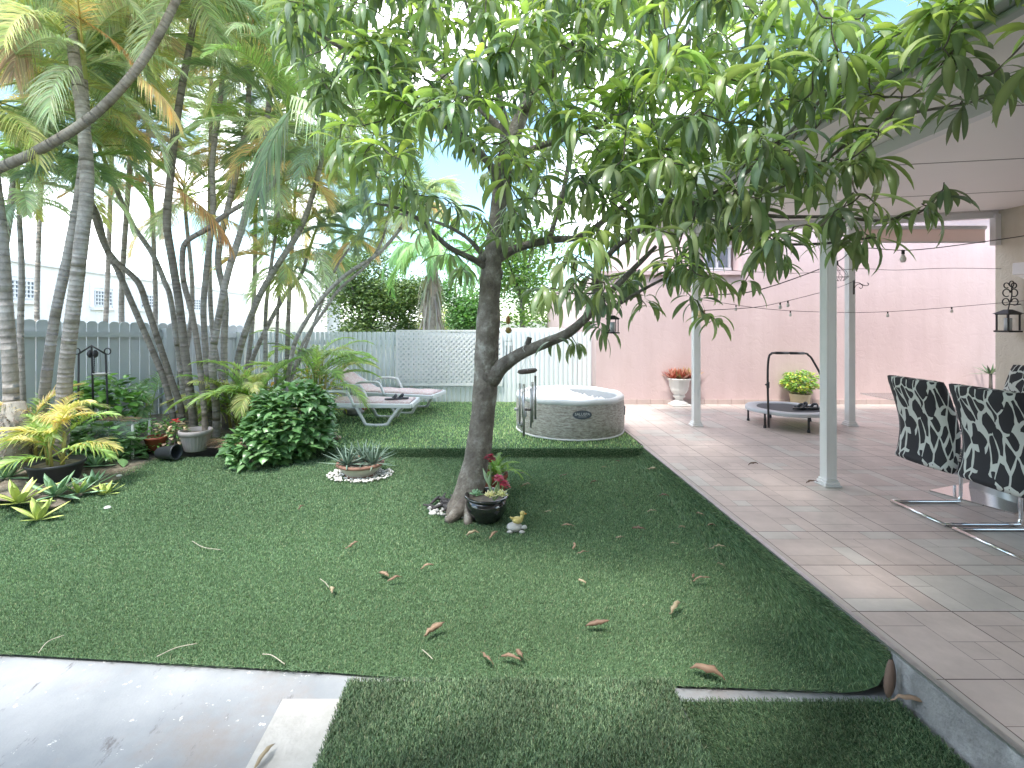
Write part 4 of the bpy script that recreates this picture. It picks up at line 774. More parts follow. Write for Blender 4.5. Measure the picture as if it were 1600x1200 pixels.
# aloe bed at the left edge
AL = [(.20, .33, .20), (.26, .40, .26), (.16, .27, .15)]; YG = [(.45, .50, .16), (.38, .45, .14), (.52, .54, .22), (.30, .38, .12)]
al = [(88, 783, 14, .30, .035, AL, 'big pale blue-green agave with broad pointed leaves, before the black tub'), (30, 800, 13, .30, .034, YG, 'yellowing broad-leaved agave in the lower left bed'), (10, 765, 14, .26, .03, AL, 'blue-green agave at the left edge of the photo'), (60, 812, 11, .26, .03, YG, 'yellow-green agave nearest the camera at the bed edge'), (125, 775, 14, .22, .026, [AL[0], YG[1], AL[1]], 'pale green agave to the right of the big blue-green one'), (145, 762, 16, .20, .02, AL, 'small grey-green agave at the right of the bed'), (165, 772, 12, .16, .02, YG, 'small yellowish agave rosette at the lawn edge'), (118, 740, 14, .24, .024, AL, 'grey-green agave behind the black tub'), (150, 735, 14, .22, .022, AL, 'small agave below the glass side table'), (40, 745, 12, .3, .03, [(.4, .42, .15), AL[0]], 'agave with one folded yellow leaf beside the black tub')]
for (x, y, K, L, W, c_, lab) in al:
    c = GL(x, y); c.z = bedz(c.x, c.y) if c.x < -3.75 else c.z; mb = MB(); rosette(mb, c, K, L, W, c_, el=(.1, 1.3), bend=.5, prof=(.6, .8, 1, .95, .6, .05), thick=.12); tag(mb.build('agave_plant', M_agave, origin=c), lab, 'succulent', 'agaves of the left bed')
# ------------------------------------------------------------ pots
M_black = mat('black_glaze', (.012, .012, .014), (.02, .02, .022), rough=.12, spec=.7, coat=.5)
M_blkpl = mat('black_plastic', (.03, .035, .042), (.045, .05, .06), scale=6, rough=.45); M_redpl = mat('red_clay', (.32, .07, .045), (.4, .11, .07), scale=8, rough=.6)
M_grpot = mat('grey_plastic_pot', (.33, .30, .30), (.39, .36, .36), scale=5, rough=.6, bump=.2); M_wpot = mat('urn_white', (.74, .73, .71), (.66, .65, .63), scale=8, rough=.5, bump=.3)
M_pet = leafmat('petal', rough=.5, trans=.25, ttint=(1.2, .8, .8)); M_beige = mat('beige_pot', (.52, .45, .30), (.46, .40, .28), scale=5, rough=.6)
def pot(name, c, prof, m, label, soil=None, n=40, wob=None, cat='plant pot', rim=None):
    t = thing(name, tuple(c), label, cat); mb = MB(); mb.lathe(prof, c, n, wob=wob); mb.build('body', m, t)
    if rim: mb = MB(); mb.lathe(rim, c, n); mb.build('rim', m, t)
    if soil: mb = MB(); mb.lathe([(.001, soil[1]), (soil[0], soil[1])], c, 24); mb.build('potting_soil', M_soil, t)
    return t
v = GL(760, 812)
pot('black_pot', v, [(0, 0), (.10, 0), (.118, .02), (.165, .09), (.172, .14), (.160, .178), (.150, .185), (.150, .17), (.155, .14)], M_black, 'glossy black bowl-shaped pot in front of the mango trunk', (.152, .165), rim=[(.152, .178), (.17, .186), (.182, .196), (.182, .206), (.172, .212), (.158, .207), (.150, .19)])
def flower(mb, c, r, col, K=26): 
    d = unit(RNG.normal(size=(K, 3))); d[:, 2] = abs(d[:, 2])*.8; az = np.arctan2(d[:, 1], d[:, 0]); leaves(mb, np.array(c)+d*r*.55, az, np.arcsin(np.clip(d[:, 2], -1, 1)), np.full(K, .8), np.full(K, r*.8), np.full(K, r*.3), [.4, 1, .9, .2], vary(col, K), fold=.2, n=4)
def P2(px, py, d): return np.array(P(px, py, d))
def fplant(name, stem, head, r, col, label, d=3.9, leafs=0):
    mb = MB(); a = P2(*stem, d); b_ = P2(*head, d); t = thing(name, tuple(a), label, 'flowering plant', 'flowering plants in the black pot'); mb.tube(smooth_path([a, (a+b_)/2+np.array((.01, 0, 0)), b_], 4), [.007]*8+[.004], 6, col=(.6, .9, .4)); mb.build('stem', M_pb, t)
    mb = MB(); flower(mb, b_, r, col, 34); flower(mb, b_+np.array((.02, .01, -.02)), r*.8, col, 20); mb.build('flower_head', M_pet, t)
    if leafs: mb = MB(); rosette(mb, (a+b_)/2-np.array((0, 0, .06)), leafs, .16, .018, [(.22, .3, .18), (.3, .38, .25)], el=(.7, 1.4), prof=(.5, 1, 1, .6, .05), thick=.15); mb.build('leaf_blades', M_agave, t)
fplant('flowering_succulent', (765, 778), (765, 716), .038, (.30, .02, .05), 'tall stem with dark crimson flower head against the mango trunk', 3.98, 3)
fplant('flowering_succulent', (770, 780), (779, 748), .036, (.62, .10, .18), 'pink flower cluster in the middle of the black pot', 3.92, 4)
fplant('flowering_succulent', (772, 782), (788, 757), .034, (.55, .07, .13), 'red-pink flower cluster leaning over the right rim of the black pot', 3.9)
for (x, y, d, lab, c_) in ((766, 776, 3.84, 'cream-yellow rosette at the front of the black pot', [(.65, .6, .3), (.6, .55, .35)]), (784, 775, 3.86, 'yellowish rosette at the right rim of the black pot', [(.6, .6, .3), (.5, .52, .3)]), (744, 774, 3.9, 'grey-green rosette at the left of the black pot', AL)):
    mb = MB(); c = P2(x, y, d); rosette(mb, c, 16, .045, .013, c_, el=(.2, 1.4), thick=.3); tag(mb.build('succulent_rosette', M_agave, origin=c), lab, 'succulent')
v2 = GL(772, 772)
pot('terracotta_pot', v2, [(0, 0), (.09, 0), (.10, .02), (.12, .16), (.132, .17), (.132, .2), (.118, .2), (.11, .17)], M_redpl, 'red clay pot behind the black pot, mostly hidden by flowers', (.112, .18))
mb = MB(); c = np.array((v2.x+.02, v2.y, v2.z+.18)); t = thing('fern', tuple(c), 'feathery green fern spilling from the red clay pot behind the trunk', 'fern')
for i in range(26): frond(mb, c, random.uniform(0, 6.28), random.uniform(.3, 1.4), random.uniform(.22, .38), random.uniform(1.2, 2.2), random.choice([(.10, .18, .04), (.16, .25, .06), (.07, .13, .03)]), nl=26, ll=.045, lw=.004, vee=.1, start=.1, hang=.2)
mb.build('fronds', M_frond, t)
# duckling and turtle
M_yel = mat('yellow_ceramic', (.62, .50, .16), (.66, .56, .24), scale=25, rough=.55); M_stone = mat('grey_ceramic', (.42, .42, .42), (.55, .55, .53), scale=30, rough=.7, bump=.4)
v = GL(806, 830); t = thing('garden_figurine', tuple(v), 'small ornament of a yellow duckling riding a grey turtle, right of the black pot', 'figurine'); z = v.z
mb = MB(); mb.blob((v.x-.01, v.y, z+.035), (.062, .05, .034), 20, 12); mb.blob((v.x+.066, v.y-.02, z+.04), (.022, .018, .016), 12, 8); mb.tube([(v.x+.03, v.y-.01, z+.03), (v.x+.06, v.y-.018, z+.038)], [.014, .012], 8)
for sx, sy in ((.045, -.04), (-.05, -.04), (.04, .04), (-.05, .04)): mb.blob((v.x+sx, v.y+sy, z+.012), (.024, .016, .012), 10, 6)
mb.build('turtle', M_stone, t)
mb = MB(); mb.blob((v.x+.012, v.y, z+.088), (.042, .03, .028), 18, 12); mb.tube([(v.x+.036, v.y, z+.09), (v.x+.048, v.y, z+.115), (v.x+.05, v.y, z+.132)], [.02, .014, .014], 10); mb.blob((v.x+.052, v.y, z+.142), (.021, .018, .018), 14, 10); mb.tube([(v.x-.02, v.y, z+.095), (v.x-.045, v.y, z+.112)], [.014, .004], 8)
mb.blob((v.x+.008, v.y-.028, z+.09), (.026, .008, .016), 10, 8); d_ = mb.build('duckling', M_yel, t)
mb = MB(); mb.tube([(v.x+.07, v.y-.004, z+.14), (v.x+.086, v.y-.006, z+.137)], [.008, .003], 8); mb.build('beak', mat('orange_beak', (.6, .25, .05)), d_); mb = MB(); mb.blob((v.x+.058, v.y-.016, z+.148), .003, 8, 6); mb.build('eye', M_black, d_)
# left bed pots
v = Vector(GL(306, 694)); v.z = .0
rib = lambda a: 1+.014*np.sign(np.sin(a*26))
v = Vector(((306-760)*5.85/F, 5.85, -.04)); t = pot('ribbed_pot', v, [(0, 0), (.115, 0), (.12, .01), (.165, .19)], M_grpot, 'grey-brown ribbed plastic pot in the planting bed', (.155, .19), n=104, wob=rib, rim=[(.163, .185), (.178, .19), (.182, .24), (.172, .245), (.16, .24), (.155, .18)])
v = GL(262, 720); t = thing('tipped_pot', (v.x, v.y, v.z+.0), 'empty black plastic pot lying on its side at the lawn edge', 'plant pot'); mb = MB()
mb.lathe([(0, -.12), (.062, -.12), (.066, -.11), (.08, .10), (.087, .10), (.088, .125), (.078, .125), (.07, .08), (.055, -.10), (0, -.10)], (0, 0, 0), 32); q = np.concatenate(mb.V)@np.array(Matrix.Rotation(math.radians(84), 3, 'Y')).T; mb.V = [q@np.array(Matrix.Rotation(-.2, 3, 'Z')).T+np.array((v.x, v.y, v.z+.095))]; mb.build('body', M_blkpl, t)
v = G(243, 702, -.03); pot('red_pot', v, [(0, 0), (.08, 0), (.115, .13), (.125, .13), (.125, .155), (.11, .155), (.1, .11)], M_redpl, 'rust-red pot left of the ribbed pot', (.105, .12))
v = G(268, 700, -.03); hshrub('poinsettia', (v.x, v.y, .14), (.2, .14, .16), 160, .07, [(.07, .16, .05), (.35, .28, .18), (.1, .2, .06), (.45, .33, .25)], 'straggly poinsettia with one red bloom beside the ribbed pot', wd=.3, stems=8)
mb = MB(); c = P2(274, 659, v.y-.1); flower(mb, c, .045, (.65, .03, .03), 14); mb.tube([c-np.array((0, 0, .18)), c], .004, 5, col=(.1, .2, .05)); tag(mb.build('red_bloom', M_pet, origin=c), 'single red flower above the straggly plant by the ribbed pot', 'flower')
v = G(88, 752, -.1); v.x = (88-760)*v.y/F; t = pot('black_tub', v, [(0, 0), (.17, 0), (.18, .01), (.225, .17), (.235, .17), (.24, .2), (.228, .2), (.21, .15)], M_blkpl, 'wide black plastic tub holding the yellow areca at left', (.215, .16))
areca('yellow_areca', (v.x, v.y, v.z+.15), 12, .72, (YEL, LIME, (.32, .28, .11), (.17, .24, .08)), 'small yellow areca palm growing in the wide black tub', el=(.5, 1.35), z=.02, ll=.24)
areca('yellow_areca', (-4.75, 5.2, -.02), 9, .8, (YEL, (.32, .26, .12), LIME), 'yellowing areca fronds spreading at the foot of the thick left palm trunks', el=(.4, 1.3), z=.15)
v = GL(20, 750); pot('red_pot', (v.x-.1, v.y+.15, -.06), [(0, 0), (.07, 0), (.1, .12), (.11, .12), (.11, .145), (.095, .14)], M_redpl, 'red clay pot cut by the left edge of the photo', (.09, .12))
mb = MB(); c = np.array(P2(22, 700, 5.1)); c[2] = -.05
for i in range(420): a = random.uniform(0, 6.28); zz = random.uniform(0, .62); rr = .17*(1-zz*.55); b_ = c+np.array((rr*math.cos(a), rr*math.sin(a), zz)); mb.tube([b_, b_+np.array((math.cos(a)*.04, math.sin(a)*.04, random.uniform(-.05, .03)))], [.006, .002], 4, col=random.choice([(1.5, 1.4, 1.3), (.7, .6, .55)]))
mb.tube([c, c+np.array((0, 0, .7))], [.19, .09], 14, col=(1.1, 1, .95)); tag(mb.build('palm_stump', M_pb, origin=c), 'thick shaggy palm stump with root stubs at the left edge', 'palm stump')
# dry fallen frond in the bed
mb = MB(); a = GL(405, 713); frond(mb, (a.x, a.y+.03, -.03), math.pi-.05, .28, .8, .42, (.30, .19, .14), nl=44, ll=.20, lw=.006, hang=.5, vee=.15, start=.1); a_ = mb.build('dry_frond', M_frond, origin=(a.x, a.y, -.05)); tag(a_, 'dry brown palm frond lying between the tipped pot and the heart-leaf bush', 'dry frond')
# glass side table
M_clear = mat('clear_acrylic', (.42, .52, .50), (.36, .46, .45), scale=4, rough=.15, spec=.8); M_clear.node_tree.nodes['Principled BSDF'].inputs['Alpha'].default_value = .28
v = GL(172, 722); c = np.array((v.x, v.y+.15, -.09)); t = thing('side_table', tuple(c), 'small clear-sided side table topped with dead palm bits, in the left bed', 'side table')
mb = MB(); mb.bx(c[0]-.27, c[0]+.27, c[1]-.16, c[1]+.16, c[2]+.40, c[2]+.415); mb.build('table_top', M_clear, t, smooth=False)
for sx in (-1, 1):
    for sy in (-1, 1): mb = MB(); mb.beam((c[0]+sx*.25, c[1]+sy*.14, c[2]), (c[0]+sx*.25, c[1]+sy*.14, c[2]+.399), .02, .02, up=(1, 0, 0)); mb.build('leg', M_lat, t, smooth=False)
mb = MB(); mb.bx(c[0]-.24, c[0]+.24, c[1]-.15, c[1]-.145, c[2]+.02, c[2]+.39); mb.build('side_panel', M_clear, t, smooth=False)
mb = MB(); 
for i in range(70): a = random.uniform(0, 3.14); q = c+np.array((random.uniform(-.2, .2), random.uniform(-.1, .1), .425+random.uniform(0, .03))); dv = np.array((math.cos(a), math.sin(a)*.5, random.uniform(-.1, .1)))*random.uniform(.04, .1); mb.tube([q-dv, q+dv], [.004, .002], 4, col=random.choice([(.35, .2, .15), (.45, .35, .2), (.3, .3, .12)]))
tag(mb.build('dry_litter', tintmat('litter', .8), origin=c), 'tangle of dry brown palm bits on the side table', 'litter', kind='stuff')
# iron bird feeder stand
M_iron = mat('black_iron', (.015, .015, .017), (.03, .03, .03), rough=.5)
D = 6.0; t = thing('bird_feeder', tuple(P(145, 700, D)), 'black iron tent-shaped bird feeder stand with a white dish before the grey fence', 'bird feeder'); mb = MB()
for q in ([(122, 700), (123, 553)], [(171, 700), (165, 553)], [(146, 640), (143, 541)], [(123, 553), (143, 540), (165, 553)]): mb.tube([P(x, y, D) for x, y in q], .011, 8)
for s_ in (-1, 1):
    cx = 144+s_*26; mb.tube([P(144+s_*21, 553, D)]+[P(cx+s_*5*math.cos(a)-s_*2, 549-5*math.sin(a), D) for a in np.linspace(-1.2, 3.6, 10)], .007, 6)
mb.tube([P(122, 655, D), P(170, 655, D)], .009, 6); mb.build('stand', M_iron, t)
mb = MB(); q = P(158, 585, D); mb.lathe([(0, -.0), (.05, .0), (.085, .03), (.09, .035), (.05, .015), (0, .012)], (q.x, q.y, q.z-.02), 20); mb.build('dish', M_wpot, t)
mb = MB()
for k in range(9): mb.tube([P(147+random.uniform(-.5, .5), 553+k*3.4, D), P(147, 556+k*3.4, D)], .006, 6)
mb.tube([P(156, 547, D), P(158, 582, D)], .002, 4); mb.build('chain', M_iron, t)
for s_, x_ in ((0, 141), (1, 149)): mb = MB(); mb.blob(P(x_, 553, D), (.03, .03, .045), 10, 8, .08); mb.build('ornament', M_iron, t)
# ------------------------------------------------------------ white urn, beige pot, yucca against the pink wall
v = G(1061, 633); c = (v.x, v.y, 0)
t = thing('white_urn', c, 'white pedestal urn holding reddish bromeliads against the pink wall', 'urn')
mb = MB(); mb.bx(v.x-.17, v.x+.17, v.y-.17, v.y+.17, .001, .03); bevel(mb.build('plinth', M_wpot, t, smooth=False), .008)
mb = MB(); mb.lathe([(.0, .031), (.15, .031), (.14, .05), (.07, .09), (.065, .12), (.10, .15), (.105, .17), (.085, .185), (.12, .22), (.155, .29), (.15, .31), (.165, .33), (.17, .42), (.20, .46), (.205, .475), (.18, .48), (.16, .44)], c, 40, wob=lambda a: 1+.02*np.sin(a*12)); mb.build('body', M_wpot, t); mb = MB(); mb.lathe([(.001, .45), (.165, .45)], c, 24); mb.build('potting_soil', M_soil, t)
RB_ = [(.42, .12, .08), (.5, .22, .16), (.34, .10, .08), (.30, .24, .10), (.55, .32, .25)]
for k, (dx, dy) in enumerate(((-.12, 0), (.02, -.06), (.13, 0), (0, .1), (.2, .0), (-.02, -.0))):
    mb = MB(); rosette(mb, (v.x+dx, v.y+dy, .46), 34, .27, .018, RB_, el=(.35, 1.45), bend=.5, prof=(.7, 1, .9, .6, .05), thick=.1); tag(mb.build('bromeliad', M_agave, origin=(v.x+dx, v.y+dy, .46)), 'reddish spiky bromeliad in the mass filling the white urn', 'bromeliad', 'bromeliads filling the white urn')
v = G(1250, 634.5); c = (v.x, v.y, 0)
pot('beige_pot', c, [(0, 0.001), (.13, 0.001), (.135, .02), (.165, .20), (.17, .22), (.158, .22), (.15, .2)], M_beige, 'round beige pot against the pink wall behind the trampoline', (.155, .2))
hshrub('potted_shrub', (v.x, v.y, .42), (.28, .22, .2), 900, .07, [(.14, .26, .06), (.20, .34, .08), (.10, .19, .05), (.42, .42, .08)], 'bright green leafy plant spilling over the beige pot', 'potted plant', wd=.28, zmin=.2)
mb = MB(); c = P(1548, 590, 8.55); t = thing('yucca', (c.x, c.y, 0), 'small spiky plant with radiating leaves at the right end of the pink wall', 'plant')
rosette(mb, (c.x, c.y, .56), 16, .30, .022, [(.12, .2, .1), (.2, .28, .16), (.07, .1, .07)], el=(-.1, 1.3), prof=(.5, 1, .8, .4, .04), thick=.15); mb.build('leaf_blades', M_agave, t); mb = MB(); mb.tube([(c.x, c.y, .2), (c.x, c.y, .57)], [.03, .02], 8); mb.build('stem', M_pb, t)
pot('beige_pot', (c.x, c.y, 0), [(0, 0.001), (.11, 0.001), (.15, .24), (.16, .26), (.145, .26)], M_beige, 'beige pot behind the patterned chairs holding the small spiky plant', (.14, .23))
# ------------------------------------------------------------ inflatable hot tub
def wicker(name):
    m, n, l, b = nt(name); tc = N(n, 'ShaderNodeTexCoord'); mp = N(n, 'ShaderNodeMapping'); l.new(tc.outputs['UV'], mp.inputs[0])
    mp.inputs['Scale'].default_value = (22, 26, 1); z = N(n, 'ShaderNodeTexNoise', i_Scale=1.0, i_Detail=8, i_Roughness=.7, i_Distortion=.4); l.new(mp.outputs[0], z.inputs[0])
    r = ramp(n, [(.30, (.16, .145, .135)), (.45, (.34, .31, .28)), (.56, (.47, .45, .42)), (.72, (.64, .64, .63))]); l.new(z.outputs[0], r.inputs[0]); l.new(r.outputs[0], b.inputs['Base Color']); b.inputs['Roughness'].default_value = .55; bm = N(n, 'ShaderNodeBump', i_Strength=.8, i_Distance=.012); l.new(z.outputs[0], bm.inputs['Height']); l.new(bm.outputs[0], b.inputs['Normal']); return m
def uvcyl(o, c, h):
    me = o.data; uv = me.uv_layers.new(name='UVMap'); co = np.zeros(len(me.vertices)*3); me.vertices.foreach_get('co', co); co = co.reshape(-1, 3)
    vi = np.zeros(len(me.loops), np.int32); me.loops.foreach_get('vertex_index', vi); a = np.arctan2(co[:, 1], co[:, 0]+1e-9)[vi]; a = a/(2*math.pi)*3.2; uv.data.foreach_set('uv', np.stack([a, co[vi, 2]/h], 1).ravel())
R0, H0 = .725, .50; c = np.array((1.14, 6.79, 0)); t = thing('hot_tub', tuple(c), 'round inflatable hot tub with woven-print side and sagging white cover, on the raised lawn', 'hot tub')
mb = MB(); lp = [(.0, .006), (R0-.03, .006), (R0-.012, .015), (R0, .05), (R0+.006, .2), (R0+.004, .35), (R0-.004, .455)]
mb.lathe(lp, c, 72, wob=lambda a: 1+.004*np.sin(a*18)); o = mb.build('side_wall', wicker('woven_print'), t); uvcyl(o, c, .5)
M_vinyl = mat('white_vinyl', (.66, .67, .68), (.58, .59, .61), scale=6, rough=.35, bump=.3, bscale=12)
M_vgrey = mat('grey_vinyl', (.33, .35, .38), (.28, .30, .33), scale=3, rough=.4, bump=.3, bscale=10)
def ring(mb, R, z, r, n=72, wob=0): 
    a = np.linspace(0, 2*math.pi, n+1); mb.tube([(c[0]+R*math.cos(x), c[1]+R*math.sin(x), z+wob*math.sin(x*9)) for x in a], r, 10, False)
mb = MB(); ring(mb, R0-.035, .470, .042, wob=.004); mb.build('rim', M_vinyl, t)
mb = MB(); ring(mb, R0-.006, .018, .013); mb.build('bottom_piping', M_vinyl, t)
mb = MB(); mb.lathe([(R0-.07, .47), (R0-.085, .40), (R0-.09, .1), (R0-.1, .08), (.001, .08)], c, 48); mb.build('liner', M_vgrey, t)
mb = MB(); na, nr = 72, 12; V = []
for i in range(nr+1):
    for j in range(na):
        a = j*2*math.pi/na; rr = (R0-.075)*i/nr; x = rr*math.cos(a); y = rr*math.sin(a); cut = x > .22+.28*(-y)/R0+.1
        z = .478-.05*(1-(rr/R0)**2)+.010*math.sin(x*34+y*4)*(rr/R0)-(.0)
        if cut: z = .478-.30*min(1, (x-(.32+.28*(-y)/R0))/.18)
        V.append((c[0]+x, c[1]+y, z))
q = [(i*na+j, (i+1)*na+j, (i+1)*na+(j+1) % na, i*na+(j+1) % na) for i in range(nr) for j in range(na)]; mb.add(V, q); mb.build('cover', M_vinyl, t)
mb = MB()
for ang in (-.32, -2.6, .5): x, y = math.cos(ang)*(R0+.008), math.sin(ang)*(R0+.008); mb.beam((c[0]+x, c[1]+y, .24), (c[0]+x, c[1]+y, .36), .012, .02, up=(1, 0, 0))
mb.build('strap', M_vgrey, t)
mb = MB(); 
for (ang, z, r) in ((-2.75, .13, .032), (-2.95, .30, .02), (.05, .3, .018)): mb = MB(); mb.tube([(c[0]+math.cos(ang)*R0, c[1]+math.sin(ang)*R0, z), (c[0]+math.cos(ang)*(R0+.05), c[1]+math.sin(ang)*(R0+.05), z)], r, 14); mb.build('valve', M_vgrey, t)
pass
M_badge = mat('badge_blue', (.075, .09, .115), (.085, .10, .125), rough=.5); M_badgetx = mat('badge_letters', (.62, .64, .67), rough=.5)
def curved_badge(zc, ang0, hw, hh, m, push, name, parent):
    mb = MB(); K = 28; V = [(0, 0)]+[(math.cos(x)*hw, math.sin(x)*hh) for x in np.linspace(0, 2*math.pi, K, endpoint=False)]
    W = [(c[0]+math.sin(ang0+u_/R0)*(R0+push), c[1]-math.cos(ang0+u_/R0)*(R0+push), zc+v_) for u_, v_ in V]; mb.add(W, None, [(0, i+1, (i+1) % K+1) for i in range(K)]); return mb.build(name, m, parent, smooth=False)
a0 = math.atan2(((909-760)*6.1/F-c[0]), .74); bd = curved_badge(.335, a0, .118, .055, M_badge, .011, 'badge', t)
def text_mesh(s, size, m, parent, name, fn):
    cu = bpy.data.curves.new(name, 'FONT'); cu.body = s; cu.size = size; cu.align_x = 'CENTER'; cu.align_y = 'CENTER'; cu.extrude = 0; cu.offset = size*.012; cu.resolution_u = 3; o = bpy.data.objects.new('tmp', cu); COL.objects.link(o); bpy.context.view_layer.update()
    me = bpy.data.meshes.new_from_object(o.evaluated_get(bpy.context.evaluated_depsgraph_get())); bpy.data.objects.remove(o); off = OFF[parent.name]
    for vv in me.vertices: vv.co = Vector(fn(vv.co.x, vv.co.y, vv.co.z))-off
    me.materials.clear(); me.materials.append(m); o = bpy.data.objects.new(name, me); COL.objects.link(o); o.parent = parent; OFF[o.name] = off.copy(); return o
def onring(zc, push): return lambda x, y, z: (c[0]+math.sin(a0+x/R0)*(R0+push+z), c[1]-math.cos(a0+x/R0)*(R0+push+z), zc+y)
text_mesh('SALUSPA', .047, M_badgetx, bd, 'lettering', onring(.342, .0135)); 
mb = MB(); mb.add([onring(.311, .0132)(x, y, 0) for x in (-.05, .05) for y in (-.002, .002)], [(0, 2, 3, 1)]); mb.build('underline', M_badgetx, bd, smooth=False)
# ------------------------------------------------------------ loungers
M_plw = mat('lounger_plastic', (.76, .77, .78), (.70, .71, .73), scale=3, rough=.35)
m, n, l, b = nt('pink_print'); tc = N(n, 'ShaderNodeTexCoord'); z = N(n, 'ShaderNodeTexVoronoi', i_Scale=16); l.new(tc.outputs['Object'], z.inputs[0]); z2 = N(n, 'ShaderNodeTexNoise', i_Scale=28, i_Detail=5); l.new(tc.outputs['Object'], z2.inputs[0])
r = ramp(n, [(.42, (.70, .62, .60)), (.52, (.62, .40, .39)), (.64, (.72, .66, .64))]); l.new(z2.outputs[0], r.inputs[0]); l.new(r.outputs[0], b.inputs['Base Color']); b.inputs['Roughness'].default_value = .85; M_pinkc = m
def lounger(loc, rz, ang, label):
    t = thing('sun_lounger', (0, 0, 0), label, 'sun lounger', 'white plastic sun loungers on the raised lawn'); W = .30; s = .29
    mb = MB()
    for y in (-W, W): mb.beam((-.30, y, s), (.98, y, s), .05, .06); mb.beam((-.95, y, s-.01), (-.30, y, s), .04, .05)
    mb.beam((.98, -W, s), (.98, W, s), .05, .06); mb.beam((-.95, -W, s-.01), (-.95, W, s-.01), .04, .05)
    for i in range(11): x = -.22+i*.112; mb.bx(x-.045, x+.045, -W+.025, W-.025, s+.0, s+.018)
    bevel(mb.build('frame', M_plw, t, smooth=False), .008)
    for (x0_, x1_) in ((.20, .82), (-.80, -.35)):
        for y in (-W, W): mb = MB(); pth = smooth_path([(x0_, y, s-.02), (x0_+.10, y, .10), (x0_+.16, y, .022), (x1_-.2, y, .022), (x1_-.13, y, .10), (x1_, y, s-.02)], 5); mb.tube(pth, .024, 8); mb.build('leg', M_plw, t)
    ca, sa = math.cos(ang), math.sin(ang); q = lambda u_, v_: (-.30-u_*ca-v_*sa*-1*-1, v_*ca+s+.02+u_*sa)
    mb = MB()
    for y in (-W+.02, W-.02): a_, b_ = q(0, 0), q(.78, 0); mb.beam((a_[0], y, a_[1]), (b_[0], y, b_[1]), .045, .04)
    for i in range(7): a_ = q(.06+i*.1, 0); b_ = q(.13+i*.1, 0); mb.beam((a_[0], 0, a_[1]), (b_[0], 0, b_[1]), 2*W-.09, .02)
    a_ = q(.77, 0); mb.beam((a_[0], -W+.02, a_[1]), (a_[0], W-.02, a_[1]), .06, .045); bevel(mb.build('backrest', M_plw, t, smooth=False), .008)
    for y in (-W-.03, W+.03):
        mb = MB(); mb.tube(smooth_path([(-.42, y, s), (-.36, y, s+.12), (-.26, y, s+.19), (.02, y, s+.20), (.10, y, s+.16), (.18, y, s)], 5), .021, 8); mb.build('armrest', M_plw, t)
    mb = MB(); nx = 26
    us = np.linspace(-1.25, .62, nx); V = []
    for th in (.02, .055):
        for u_ in us:
            for y in np.linspace(-.25, .25, 6):
                h = th+.006*math.sin(u_*17)*(th > .03)-.012*(abs(y) > .24)*(th > .03)
                if u_ < 0: V.append((-.30-u_, y, s+h+.001))
                else: a_ = q(u_, h); V.append((a_[0], y, a_[1]))
    g = lambda k, i, j: k*nx*6+i*6+j; Q = []
    for i in range(nx-1):
        for j in range(5): Q.append((g(1, i, j), g(1, i+1, j), g(1, i+1, j+1), g(1, i, j+1))); Q.append((g(0, i, j), g(0, i, j+1), g(0, i+1, j+1), g(0, i+1, j)))
        Q.append((g(0, i, 0), g(0, i+1, 0), g(1, i+1, 0), g(1, i, 0))); Q.append((g(0, i, 5), g(1, i, 5), g(1, i+1, 5), g(0, i+1, 5)))
    for j in range(5): Q.append((g(0, 0, j), g(1, 0, j), g(1, 0, j+1), g(0, 0, j+1))); Q.append((g(0, nx-1, j), g(0, nx-1, j+1), g(1, nx-1, j+1), g(1, nx-1, j)))
    mb.add(V, Q); tag(mb.build('cushion', M_pinkc, t), 'thin pink floral cushion'); t.location = loc; t.rotation_euler = (0, 0, rz); return t
lounger((-2.03, 7.28, 0), -.04, .28, 'nearer white lounger, nearly flat, with pink cushion and dark sandals on its foot end')
lounger((-1.72, 8.30, 0), -.28, .5, 'farther white lounger with raised slatted backrest and pink cushion')
def sandal(x, y, z, rz, label, col=M_blkpl):
    t = thing('sandal', (0, 0, 0), label, 'sandal', 'dark sandals left lying about'); mb = MB(); K = 20; V = []
    for z_ in (0, .018):
        for a in np.linspace(0, 6.28, K, endpoint=False): V.append((.13*math.cos(a), .045*math.sin(a)*(1+.25*math.cos(a)), z_))
    mb.add(V+[(0, 0, 0), (0, 0, .018)], [(i, (i+1) % K, K+(i+1) % K, K+i) for i in range(K)], [(2*K, (i+1) % K, i) for i in range(K)]+[(2*K+1, K+i, K+(i+1) % K) for i in range(K)]); mb.build('sole', col, t)
    mb = MB(); mb.tube(smooth_path([(.0, -.048, .01), (.03, -.03, .05), (.04, 0, .062), (.03, .03, .05), (0, .048, .01)], 4), .012, 8, ell=1.6); mb.build('strap', col, t); t.location = (x, y, z); t.rotation_euler = (0, 0, rz)
sandal(-1.34, 7.13, .353, .3, 'dark sandal on the foot end of the nearer lounger, the left one'); sandal(-1.26, 7.22, .353, -.2, 'dark sandal on the foot end of the nearer lounger, the right one')
